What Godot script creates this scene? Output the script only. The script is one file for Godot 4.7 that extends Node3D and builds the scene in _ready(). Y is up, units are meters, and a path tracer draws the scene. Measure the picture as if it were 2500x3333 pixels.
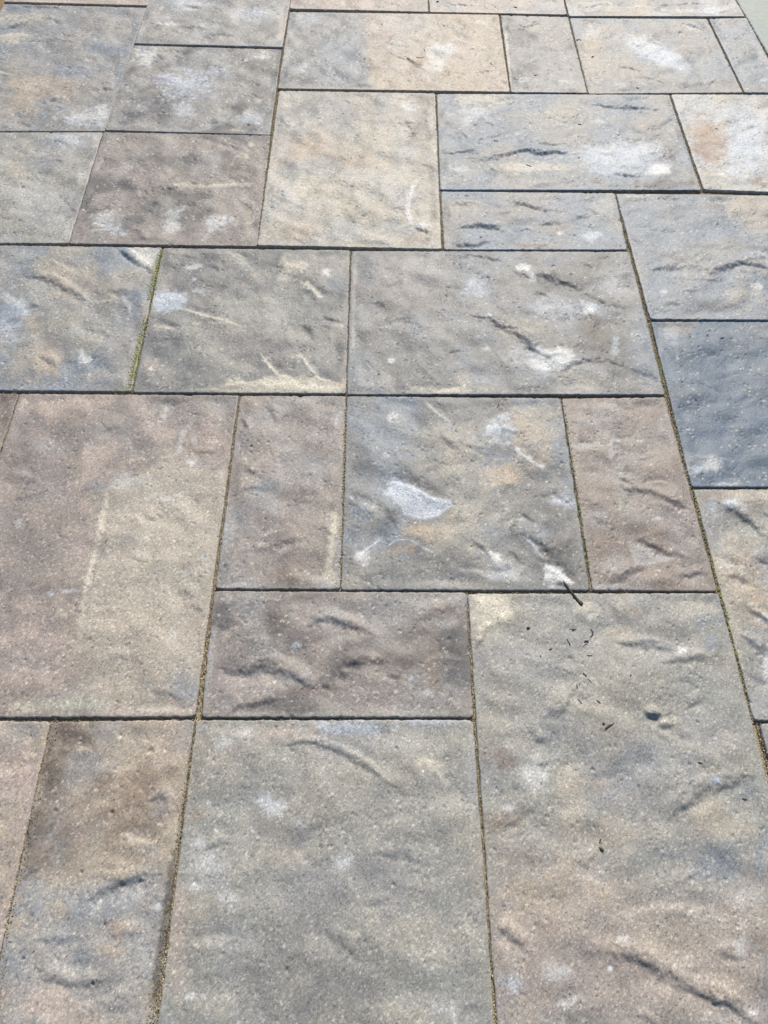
extends Node3D
# A patio of large moulded concrete slabs under a high sun that stands beyond them. Units are metres, y is up, the camera looks along -z.

const UNIT := 0.305            # the laying module
const BED := -0.0105            # top of the bedding sand
const RIM := 0.0033            # rounding of the slab edges
const SUN_SIDE := Vector2(0.26, -0.966)

# pigments of the slabs as they look in daylight (sRGB); TONE turns them into base colours
const TONE := 0.76
const PIGMENT := {
	"grey": Color8(154, 151, 147), "bluegrey": Color8(136, 145, 154), "slate": Color8(98, 117, 135), "dark": Color8(98, 96, 96),
	"dark grey": Color8(130, 129, 126), "brown": Color8(138, 119, 103), "brown dark": Color8(104, 90, 77), "rust": Color8(166, 135, 112),
	"mauve": Color8(153, 141, 132), "pink": Color8(188, 168, 153), "tan": Color8(181, 165, 142), "khaki": Color8(162, 159, 148),
	"khaki tan": Color8(190, 175, 152), "pale khaki": Color8(178, 176, 156), "peach": Color8(190, 168, 141), "orange": Color8(188, 160, 124),
	"buff": Color8(184, 174, 154), "pale": Color8(182, 182, 178), "cream": Color8(214, 204, 178), "white": Color8(216, 216, 212),
	"blue white": Color8(196, 205, 215), "blue tint": Color8(128, 145, 158), "moss": Color8(122, 130, 74), "dirt": Color8(78, 66, 46)}

var rng := RandomNumberGenerator.new()
var tint := {}
var patio: Node3D
var slab_material: StandardMaterial3D
var mottle := FastNoiseLite.new()
var cloudy := FastNoiseLite.new()
var cleft := FastNoiseLite.new()
var swell := FastNoiseLite.new()
var lot := Vector2.ZERO        # where in the noise the slab at hand lies

# the slab at hand: a grid of nu x nv points
var nu := 0
var nv := 0
var cell := 0.004
var gx := PackedFloat32Array()
var gz := PackedFloat32Array()
var gh := PackedFloat32Array()
var gd := PackedFloat32Array()  # distance from the edge
var cr := PackedFloat32Array()
var cg := PackedFloat32Array()
var cb := PackedFloat32Array()
var column_x := PackedFloat32Array()
var row_z := PackedFloat32Array()
var outline := PackedVector2Array()
var slab_name := ""
var slab_lift := 0.0
var surfaces := []             # [outline, nu, nv, column_x, row_z, heights] of every slab, to rest things on
var slab_edges := []


func numbered(called: String, parent: Node) -> String:
	if not parent.has_node(called):
		return called
	var n := 1
	while parent.has_node("%s_%03d" % [called, n]):
		n += 1
	return "%s_%03d" % [called, n]


func put(called: String, mesh: Mesh, material: Material, parent: Node) -> MeshInstance3D:
	var o := MeshInstance3D.new()
	o.name = numbered(called, parent)
	o.mesh = mesh
	o.material_override = material
	parent.add_child(o, true)
	return o


func noise_setup(n: FastNoiseLite, seed_value: int, frequency: float, octaves: int, ridged := false) -> void:
	n.seed = seed_value
	n.noise_type = FastNoiseLite.TYPE_SIMPLEX_SMOOTH
	n.frequency = frequency
	n.fractal_type = FastNoiseLite.FRACTAL_RIDGED if ridged else FastNoiseLite.FRACTAL_FBM
	n.fractal_octaves = octaves
	n.fractal_gain = 0.5


func steps(length: float, c: float) -> PackedFloat32Array:
	# places along an edge, close together in its rounding
	var out := PackedFloat32Array([0.0, 0.0004, 0.0011, 0.0021, RIM])
	var inner := length - 2.0 * RIM
	var n := maxi(3, roundi(inner / c))
	for i in range(1, n):
		out.append(RIM + inner * i / n)
	out.append_array(PackedFloat32Array([length - RIM, length - 0.0021, length - 0.0011, length - 0.0004, length]))
	return out


func slab(tl: Vector2, tr: Vector2, br: Vector2, bl: Vector2, c: float, lift: float, base: Array, called := "paving_slab") -> void:
	slab_name = called
	lift += rng.randf_range(-0.001, 0.001)
	slab_lift = lift
	cell = c
	outline = PackedVector2Array([tl, tr, br, bl])
	slab_edges.append(outline)
	lot = Vector2(rng.randf_range(-60, 60), rng.randf_range(-60, 60))
	var wide := (tl.distance_to(tr) + bl.distance_to(br)) / 2
	var deep := (tl.distance_to(bl) + tr.distance_to(br)) / 2
	var us := steps(wide, c)
	var vs := steps(deep, c)
	nu = us.size()
	nv = vs.size()
	for a in [gx, gz, gh, gd, cr, cg, cb]:
		a.clear()
	gx.resize(nu * nv); gz.resize(nu * nv); gh.resize(nu * nv); gd.resize(nu * nv)
	cr.resize(nu * nv); cg.resize(nu * nv); cb.resize(nu * nv)
	column_x.resize(nu)
	row_z.resize(nv)
	for i in nu:
		column_x[i] = lerpf((tl.x + bl.x) / 2, (tr.x + br.x) / 2, us[i] / wide)
	for j in nv:
		row_z[j] = lerpf((tl.y + tr.y) / 2, (bl.y + br.y) / 2, vs[j] / deep)
	var corner := rng.randf_range(0.007, 0.012)
	var c0: Color = tint[base[0]]
	var c1: Color = tint[base[1]]
	var c2: Color = tint[base[2]]
	var tilt := Vector2(rng.randf_range(-0.0012, 0.0012), rng.randf_range(-0.0012, 0.0012))
	var turn := rng.randf_range(-0.5, 0.5)
	var ct := cos(turn)
	var sn := sin(turn)
	for j in nv:
		var v := vs[j] / deep
		var left := tl.lerp(bl, v)
		var right := tr.lerp(br, v)
		var dv := minf(vs[j], deep - vs[j])
		for i in nu:
			var du := minf(us[i], wide - us[i])
			var u := us[i] / wide
			var p := left.lerp(right, u)
			var k := j * nu + i
			if du < corner and dv < corner:      # round the corners in plan
				var q := Vector2(corner - du, corner - dv)
				var m := maxf(q.x, q.y) / maxf(q.length(), 1e-6)
				var sx := 1.0 if u < 0.5 else -1.0
				var sz := 1.0 if v < 0.5 else -1.0
				p.x += sx * q.x * (1.0 - m)
				p.y += sz * q.y * (1.0 - m)
			var d := minf(du, dv)
			var a := p + lot
			var n1 := cloudy.get_noise_2d(a.x, a.y)
			var n2 := cloudy.get_noise_2d(a.x + 31.0, a.y - 17.0)
			var n3 := mottle.get_noise_2d(a.x, a.y)
			var wander := mottle.get_noise_2d(a.x * 0.45, a.y * 0.45 + 9.0)
			p += Vector2(wander, -n3) * 0.002 * (1.0 - smoothstep(0.0, 0.012, d))
			gx[k] = p.x
			gz[k] = p.y
			gd[k] = d
			var f1 := smoothstep(-0.12, 0.4, n1) * 0.8
			var f2 := smoothstep(0.0, 0.45, n2) * 0.7
			var tone := 1.0 + n3 * 0.13 + wander * 0.07
			var warm := n2 * 0.05 + n3 * 0.03
			cr[k] = lerpf(lerpf(c0.r, c1.r, f1), c2.r, f2) * tone * (1.0 + warm)
			cg[k] = lerpf(lerpf(c0.g, c1.g, f1), c2.g, f2) * tone
			cb[k] = lerpf(lerpf(c0.b, c1.b, f1), c2.b, f2) * tone * (1.0 - warm * 1.3)
			var inside := smoothstep(0.002, 0.035, d)
			var e := Vector2(a.x * ct - a.y * sn, a.x * sn + a.y * ct)
			var crease := cleft.get_noise_2d(e.x * 0.62, e.y * 1.25)
			var h := swell.get_noise_2d(e.x * 0.9, e.y * 1.1) * 0.006 + n2 * 0.006 + crease * 0.0006 + wander * 0.0008 + n3 * 0.00015
			h = h * inside + (u - 0.5) * tilt.x + (v - 0.5) * tilt.y + lift
			if d < RIM:
				var q2 := RIM - d
				h -= 0.0012 * absf(n3) * q2 / RIM + RIM - sqrt(maxf(RIM * RIM - q2 * q2, 0.0))
			gh[k] = h


func span(list: PackedFloat32Array, low: float, high: float) -> Vector2i:
	var a := list.bsearch(low)
	var b := list.bsearch(high, false)
	return Vector2i(maxi(a - 1, 0), mini(b + 1, list.size()))


func spot(x: float, z: float, ax: float, az: float, bx: float, bz: float, pigment: String, strength: float) -> void:
	# a patch of pigment or bloom with a ragged edge
	var c: Color = tint[pigment]
	var det := ax * bz - az * bx
	var ex := (absf(ax) + absf(bx)) * 1.35
	var ez := (absf(az) + absf(bz)) * 1.35
	var si := span(column_x, x - ex, x + ex)
	var sj := span(row_z, z - ez, z + ez)
	var warp := clampf((absf(ax) + absf(bz)) * 9.0, 0.15, 0.6)
	var ragged := 0.5 if minf(absf(ax), absf(bz)) > 0.02 else 0.4
	for j in range(sj.x, sj.y):
		for i in range(si.x, si.y):
			var k := j * nu + i
			var px := gx[k] - x
			var pz := gz[k] - z
			var s := (px * bz - pz * bx) / det
			var t := (pz * ax - px * az) / det
			var d := sqrt(s * s + t * t)
			if d > 1.45:
				continue
			var wx := cloudy.get_noise_2d(gx[k] * 2.6 + lot.x, gz[k] * 2.6 + lot.y)
			var wz := cloudy.get_noise_2d(gx[k] * 2.6 + lot.x + 40.0, gz[k] * 4.0 + lot.y)
			s += wx * warp
			t += wz * warp
			d = sqrt(s * s + t * t) + mottle.get_noise_2d(gx[k] + lot.x + 5.0, gz[k] + lot.y) * ragged
			var w := strength * (1.0 - smoothstep(0.15, 1.1, d)) * (0.75 + 0.4 * rng.randf())
			if w > 0.0:
				cr[k] = lerpf(cr[k], c.r, w)
				cg[k] = lerpf(cg[k], c.g, w)
				cb[k] = lerpf(cb[k], c.b, w)


func shard(points: Array, soft: float, pigment: String, strength: float) -> void:
	# a patch of pigment with an outline of its own, x, z, x, z ...
	var c: Color = tint[pigment]
	var n := points.size() / 2
	var corners := PackedVector2Array()
	for i in n:
		corners.append(Vector2(points[2 * i], points[2 * i + 1]))
	var low := corners[0]
	var high := corners[0]
	for p in corners:
		low = low.min(p)
		high = high.max(p)
	var si := span(column_x, low.x - soft * 2.0, high.x + soft * 2.0)
	var sj := span(row_z, low.y - soft * 2.0, high.y + soft * 2.0)
	for j in range(sj.x, sj.y):
		for i in range(si.x, si.y):
			var k := j * nu + i
			var q := Vector2(gx[k], gz[k])
			q += Vector2(mottle.get_noise_2d(q.x * 0.6 + lot.x, q.y * 0.6), mottle.get_noise_2d(q.x * 0.6 + lot.x + 9.0, q.y * 0.6)) * (soft * 0.5 + 0.0012)
			var best := INF
			for e in n:
				var a := corners[e]
				var ab := corners[(e + 1) % n] - a
				var t := clampf((q - a).dot(ab) / ab.length_squared(), 0.0, 1.0)
				best = minf(best, (a + ab * t).distance_squared_to(q))
			var d := sqrt(best) * (1.0 if Geometry2D.is_point_in_polygon(q, corners) else -1.0)
			var w := strength * smoothstep(-soft, soft, d) * (0.8 + 0.3 * rng.randf())
			if w > 0.0:
				w = minf(w, 1.0)
				cr[k] = lerpf(cr[k], c.r, w)
				cg[k] = lerpf(cg[k], c.g, w)
				cb[k] = lerpf(cb[k], c.b, w)


func along(points: Array, reach: float, each: Callable) -> void:
	# calls each(point index, signed distance, 0..1 along) for the grid points near a polyline of x, z, x, z ...
	var total := 0.0
	var n := points.size() / 2
	var lengths := PackedFloat32Array()
	var low := Vector2(INF, INF)
	var high := Vector2(-INF, -INF)
	for i in n:
		var p := Vector2(points[2 * i], points[2 * i + 1])
		low = low.min(p)
		high = high.max(p)
		if i:
			lengths.append(p.distance_to(Vector2(points[2 * i - 2], points[2 * i - 1])))
			total += lengths[i - 1]
	var si := span(column_x, low.x - reach, high.x + reach)
	var sj := span(row_z, low.y - reach, high.y + reach)
	for j in range(sj.x, sj.y):
		for i in range(si.x, si.y):
			var k := j * nu + i
			var qx := gx[k]
			var qz := gz[k]
			var best := reach * reach
			var side := 0.0
			var at := -1.0
			var run := 0.0
			for s in n - 1:
				var x0: float = points[2 * s]
				var z0: float = points[2 * s + 1]
				var dx: float = points[2 * s + 2] - x0
				var dz: float = points[2 * s + 3] - z0
				var l := lengths[s]
				var t := clampf(((qx - x0) * dx + (qz - z0) * dz) / (l * l), 0.0, 1.0)
				var ox := qx - x0 - dx * t
				var oz := qz - z0 - dz * t
				var d2 := ox * ox + oz * oz
				if d2 < best:
					best = d2
					at = (run + l * t) / total
					side = ox * dz - oz * dx
				run += l
			if at >= 0.0:
				each.call(k, sqrt(best) * (1.0 if side >= 0.0 else -1.0), at)


func stripe(points: Array, width: float, pigment: String, strength: float) -> void:
	var c: Color = tint[pigment]
	along(points, width * 1.4, func(k: int, d: float, t: float) -> void:
		var e := absf(d) / width + mottle.get_noise_2d(gx[k] + lot.x + 5.0, gz[k] + lot.y) * 0.6
		var w := strength * 0.85 * (1.0 - smoothstep(0.1, 1.1, e)) * smoothstep(0.0, 0.12, t) * smoothstep(0.0, 0.12, 1.0 - t)
		cr[k] = lerpf(cr[k], c.r, w)
		cg[k] = lerpf(cg[k], c.g, w)
		cb[k] = lerpf(cb[k], c.b, w))


func ridge(points: Array, width: float, height: float) -> void:
	# a cleft: the stone steps down across the line and the step runs out behind it
	var run := width * 5.0
	along(points, run, func(k: int, d: float, t: float) -> void:
		var end := sqrt(maxf(sin(PI * clampf(t, 0.02, 0.98)), 0.0))
		var n := mottle.get_noise_2d(gx[k] + lot.x - 3.0, gz[k] + lot.y + 8.0)
		var n2 := cloudy.get_noise_2d(gx[k] * 3.0 + lot.x, gz[k] * 3.0 + lot.y)
		d += n * width * 0.4 + n2 * width * 0.8
		var w := width * (0.6 + 0.4 * end) * (1.0 + 0.4 * n2)
		var drop := signf(height) * minf(absf(height) * end * (1.0 + 0.7 * n), 0.8 * w)
		var up := smoothstep(-w, w, d)
		var back := 1.0 - smoothstep(0.0, run, absf(d))
		var rim := smoothstep(0.0, 0.02, gd[k])
		var tail := smoothstep(0.0, 0.15, t) * smoothstep(0.0, 0.15, 1.0 - t) if absf(d) > w else 1.0
		gh[k] += drop * 0.3 * exp(-pow((d - 1.9 * w) / w, 2.0)) * rim
		gh[k] += drop * (up - 0.42) * back * back * rim * lerpf(1.0, tail, minf(1.0, absf(d) / (2.0 * w))))


func wrinkles() -> void:
	# the faint clefts between the strong ones
	var a := outline[0]
	var b := outline[2]
	for n in int(absf((b - a).x * (b - a).y) * 42.0):
		var p := Vector2(rng.randf_range(a.x + 0.05, b.x - 0.05), rng.randf_range(a.y + 0.04, b.y - 0.04))
		var angle := rng.randfn(0.0, 0.45)
		var length := rng.randf_range(0.03, 0.09)
		var bend := rng.randfn(0.0, 0.35)
		var line := []
		for i in 4:
			line.append(p.x)
			line.append(p.y)
			p += Vector2.from_angle(angle) * length / 3.0
			angle += bend
		var height := rng.randf_range(0.001, 0.003)
		ridge(line, rng.randf_range(0.005, 0.009), height if rng.randf() < 0.6 else -height)


func pit(x: float, z: float, radius: float, depth: float) -> void:
	var si := span(column_x, x - radius, x + radius)
	var sj := span(row_z, z - radius, z + radius)
	for j in range(sj.x, sj.y):
		for i in range(si.x, si.y):
			var k := j * nu + i
			var d := Vector2(gx[k] - x, gz[k] - z).length() / radius + mottle.get_noise_2d(gx[k] * 2.0, gz[k] * 2.0) * 0.4
			gh[k] -= depth * (1.0 - smoothstep(0.45, 1.0, d))


func finish(label := "") -> void:
	# grain, pores and specks of aggregate, then the mesh with its sides
	var count := nu * nv
	if cell < 0.006:
		wrinkles()
		for n in 16:                                   # chipped edges
			var a := outline[n % 4]
			var b := outline[(n + 1) % 4]
			var p := a.lerp(b, rng.randf_range(0.02, 0.98))
			pit(p.x, p.y, rng.randf_range(0.003, 0.009), rng.randf_range(0.001, 0.003))
	for k in count:
		var far := smoothstep(0.001, 0.008, gd[k])
		var g := rng.randf()
		gh[k] += (g - 0.5) * 0.14 * cell * far
		var shade := 0.82 + 0.36 * rng.randf()
		if g > 0.965:
			shade *= rng.randf_range(1.15, 1.7)
		elif g < 0.02:
			shade *= rng.randf_range(0.5, 0.85)
		var w := (rng.randf() - 0.5) * 0.05
		cr[k] *= shade * (1.0 + w)
		cg[k] *= shade
		cb[k] *= shade * (1.0 - w)
	var area := absf((outline[2] - outline[0]).cross(outline[3] - outline[1])) / 2
	for n in int(area * 5200.0):
		var i := rng.randi_range(6, nu - 7)
		var j := rng.randi_range(6, nv - 7)
		if cloudy.get_noise_2d(gx[j * nu + i] * 2.0 + lot.y, gz[j * nu + i] * 2.0) < rng.randf_range(-0.4, 0.3):
			continue
		if n % 5 < 2:                                  # pale and dark bits of aggregate in the face
			var pale := rng.randf() < 0.75
			var much := rng.randf_range(0.25, 0.7)
			for m in rng.randi_range(1, 2):
				var k := j * nu + i + m
				for q in ([k, k + nu] if rng.randf() < 0.5 else [k]):
					cr[q] = lerpf(cr[q], 0.66 if pale else 0.06, much)
					cg[q] = lerpf(cg[q], 0.64 if pale else 0.06, much)
					cb[q] = lerpf(cb[q], 0.58 if pale else 0.06, much)
			continue
		if rng.randf() < 0.4:
			continue
		var depth := rng.randf_range(0.0007, 0.0024) * (1.0 if rng.randf() < 0.88 else 1.6)
		for m in rng.randi_range(1, 3):
			gh[j * nu + i + m - 1] -= depth
			depth *= 0.7
			if cell < 0.0045 and rng.randf() < 0.35:
				gh[(j - 1) * nu + i + m - 1] -= depth
	var positions := PackedVector3Array()
	var normals := PackedVector3Array()
	var colors := PackedColorArray()
	var uvs := PackedVector2Array()
	var index := PackedInt32Array()
	positions.resize(count)
	normals.resize(count)
	colors.resize(count)
	uvs.resize(count)
	var flip := Vector2(rng.randf(), rng.randf())
	for j in nv:
		var ja := maxi(j - 1, 0) * nu
		var jb := mini(j + 1, nv - 1) * nu
		for i in nu:
			var k := j * nu + i
			var ia := j * nu + maxi(i - 1, 0)
			var ib := j * nu + mini(i + 1, nu - 1)
			positions[k] = Vector3(gx[k], gh[k], gz[k])
			var tx := Vector3(gx[ib] - gx[ia], gh[ib] - gh[ia], gz[ib] - gz[ia])
			var tz := Vector3(gx[jb + i] - gx[ja + i], gh[jb + i] - gh[ja + i], gz[jb + i] - gz[ja + i])
			normals[k] = tz.cross(tx).normalized()
			colors[k] = Color(minf(cr[k], 0.85), minf(cg[k], 0.85), minf(cb[k], 0.85))
			uvs[k] = Vector2(gx[k], gz[k]) / 1.024 + flip
	index.resize((nu - 1) * (nv - 1) * 6)
	var t := 0
	for j in nv - 1:
		for i in nu - 1:
			var k := j * nu + i
			index[t] = k; index[t + 1] = k + 1; index[t + 2] = k + nu
			index[t + 3] = k + 1; index[t + 4] = k + nu + 1; index[t + 5] = k + nu
			t += 6
	# the sides, down into the bed
	var ring := PackedInt32Array()
	for i in nu - 1: ring.append(i)
	for j in nv - 1: ring.append(j * nu + nu - 1)
	for i in nu - 1: ring.append(nu * nv - 1 - i)
	for j in nv - 1: ring.append((nv - 1 - j) * nu)
	var first := positions.size()
	var size := ring.size()
	for r in size:
		var k := ring[r]
		var ahead := ring[(r + 1) % size]
		var before := ring[(r + size - 1) % size]
		var dir := Vector2(gx[ahead] - gx[before], gz[ahead] - gz[before]).normalized()
		var out := Vector3(dir.y, 0.0, -dir.x)
		for low in 2:
			positions.append(Vector3(gx[k], gh[k] if low == 0 else -0.05, gz[k]))
			normals.append(out)
			colors.append(colors[k])
			uvs.append(uvs[k] + Vector2(out.x + out.z, 0.05) * low * 0.05)
	for r in size:
		var a := first + 2 * r
		var b := first + 2 * ((r + 1) % size)
		index.append_array(PackedInt32Array([a, a + 1, b, b, a + 1, b + 1]))
	var arrays := []
	arrays.resize(Mesh.ARRAY_MAX)
	arrays[Mesh.ARRAY_VERTEX] = positions
	arrays[Mesh.ARRAY_NORMAL] = normals
	arrays[Mesh.ARRAY_COLOR] = colors
	arrays[Mesh.ARRAY_TEX_UV] = uvs
	arrays[Mesh.ARRAY_INDEX] = index
	var mesh := ArrayMesh.new()
	mesh.add_surface_from_arrays(Mesh.PRIMITIVE_TRIANGLES, arrays)
	var o := put(slab_name, mesh, slab_material, patio)
	if label:
		o.set_meta("label", label)
	surfaces.append([outline, nu, nv, column_x.duplicate(), row_z.duplicate(), gh.duplicate()])


func top_at(x: float, z: float) -> float:
	# the height of the paving under a point
	for s in surfaces:
		var o: PackedVector2Array = s[0]
		if x > minf(o[0].x, o[3].x) and x < maxf(o[1].x, o[2].x) and z > minf(o[0].y, o[1].y) and z < maxf(o[2].y, o[3].y):
			var xs: PackedFloat32Array = s[3]
			var zs: PackedFloat32Array = s[4]
			var i := clampi(xs.bsearch(x), 1, s[1] - 2)
			var j := clampi(zs.bsearch(z), 1, s[2] - 2)
			var h: PackedFloat32Array = s[5]
			return maxf(h[j * s[1] + i], maxf(h[j * s[1] + i - 1], h[(j - 1) * s[1] + i]))
	return 0.0


func grain_image(size: int, seed_value: int) -> Array:
	# [colour, relief] of fine concrete: pale and dark grains of sand, wrapping round at the edges
	var r := RandomNumberGenerator.new()
	r.seed = seed_value
	var light := PackedByteArray()
	var high := PackedByteArray()
	light.resize(size * size)
	high.resize(size * size)
	for k in size * size:
		var n := r.randi() & 63
		light[k] = 176 + n
		high[k] = 112 + (n >> 2)
	for n in 30000:
		var cx := r.randi() % size
		var cy := r.randi() % size
		var radius := r.randf_range(0.8, 2.6)
		var kind := r.randf()
		var paint := 250 if kind < 0.34 else (168 if kind < 0.46 else 0)
		var lift := -70.0 if kind > 0.82 else 70.0
		var reach := ceili(radius)
		for y in range(-reach, reach + 1):
			for x in range(-reach, reach + 1):
				var d := sqrt(x * x + y * y * 1.3) / radius
				if d < 1.0:
					var k := posmod(cy + y, size) * size + posmod(cx + x, size)
					if paint:
						light[k] = int(lerpf(light[k], paint, 0.7))
					high[k] = clampi(int(high[k] + lift * (1.0 - d * d)), 0, 255)
	var a := Image.create_from_data(size, size, false, Image.FORMAT_L8, light)
	var b := Image.create_from_data(size, size, false, Image.FORMAT_L8, high)
	a.convert(Image.FORMAT_RGB8)
	b.convert(Image.FORMAT_RGBA8)
	b.bump_map_to_normal_map(1.5)
	return [ImageTexture.create_from_image(a), ImageTexture.create_from_image(b)]


func grain_mesh() -> Mesh:
	# a small angular pebble
	var s := SphereMesh.new()
	s.radius = 0.5
	s.height = 1.0
	s.radial_segments = 5
	s.rings = 2
	return s


func scatter(called: String, places: Array, hues: Array, material: Material) -> MultiMeshInstance3D:
	# loose grains: places are [position, size] pairs
	var mm := MultiMesh.new()
	mm.transform_format = MultiMesh.TRANSFORM_3D
	mm.use_colors = true
	mm.mesh = grain_mesh()
	mm.instance_count = places.size()
	for i in places.size():
		var size: float = places[i][1]
		var b := Basis.from_euler(Vector3(rng.randf() * TAU, rng.randf() * TAU, rng.randf() * TAU)).scaled(Vector3(1.0, 0.8, 1.0) * size)
		mm.set_instance_transform(i, Transform3D(b, places[i][0]))
		var c: Color = hues[rng.randi() % hues.size()]
		mm.set_instance_color(i, c * rng.randf_range(0.7, 1.3))
	var o := MultiMeshInstance3D.new()
	o.name = called
	o.multimesh = mm
	o.material_override = material
	o.set_meta("kind", "stuff")
	patio.add_child(o, true)
	return o


func litter(called: String, label: String, kind: String, points: Array, r0: float, r1: float, hue: Material, group: String) -> void:
	# a scrap of twig, needle, husk or bark: a bent, faceted, tapering body that lies on what is under it
	var n := points.size() / 2
	var path := []
	var rest := []
	var start := Vector3(points[0], 0, points[1])
	var turns := 3 if n > 2 else 2
	var flat := 0.55 if kind in ["chip", "husk"] else 0.85
	for i in n:
		rest.append(top_at(points[2 * i], points[2 * i + 1]))
	var lowest: float = rest.max() if kind == "twig" else 0.0
	for i in n - 1:
		for s in turns:
			var f := float(s) / turns
			var x := lerpf(points[2 * i], points[2 * i + 2], f)
			var z := lerpf(points[2 * i + 1], points[2 * i + 3], f)
			path.append(Vector3(x, lerpf(rest[i], rest[i + 1], f), z) - start)
	path.append(Vector3(points[2 * n - 2], rest[n - 1], points[2 * n - 1]) - start)
	if kind == "twig":                                   # stiff: it spans the joint
		for i in path.size():
			path[i].y = lerpf(rest[0], rest[n - 1], float(i) / (path.size() - 1)) - 0.0012 + 0.0006 * sin(PI * i / (path.size() - 1))
	var st := SurfaceTool.new()
	st.begin(Mesh.PRIMITIVE_TRIANGLES)
	st.set_smooth_group(-1)
	var sides := 7
	var rings := []
	for i in path.size():
		var t := float(i) / (path.size() - 1)
		var ahead: Vector3 = path[mini(i + 1, path.size() - 1)] - path[maxi(i - 1, 0)]
		var across := Vector3(-ahead.z, 0, ahead.x).normalized()
		var radius := lerpf(r0, r1, t) * rng.randf_range(0.85, 1.15)
		if kind in ["husk", "seed", "chip"]:
			radius *= 0.35 + 0.75 * sin(PI * clampf(t * 0.8 + 0.12, 0.0, 1.0))
		elif i == path.size() - 1 and kind == "needle":
			radius *= 0.35
		var ring := []
		for s in sides:
			var a := TAU * s / sides
			var k := radius * rng.randf_range(0.8, 1.15)
			ring.append(path[i] + across * cos(a) * k + Vector3.UP * (sin(a) * k * flat + radius * flat * 0.9))
		rings.append(ring)
	for i in rings.size() - 1:
		for s in sides:
			var s2 := (s + 1) % sides
			for v in [rings[i][s], rings[i + 1][s], rings[i][s2], rings[i][s2], rings[i + 1][s], rings[i + 1][s2]]:
				st.add_vertex(v)
	for e in 2:
		var ring: Array = rings[0 if e == 0 else rings.size() - 1]
		var mid := Vector3.ZERO
		for v in ring:
			mid += v / sides
		if kind == "twig":
			mid += (path[0] - path[1]).normalized() * (0.003 if e == 0 else -0.004)
		for s in sides:
			var s2 := (s + 1) % sides
			for v in ([mid, ring[s], ring[s2]] if e == 0 else [mid, ring[s2], ring[s]]):
				st.add_vertex(v)
	st.generate_normals()
	var o := put(called, st.commit(), hue, self)
	o.position = start
	o.set_meta("label", label)
	o.set_meta("category", {"twig": "twig", "husk": "husk", "chip": "bark", "needle": "needle", "seed": "seed", "crumb": "crumb"}[kind])
	if group:
		o.set_meta("group", group)


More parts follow.
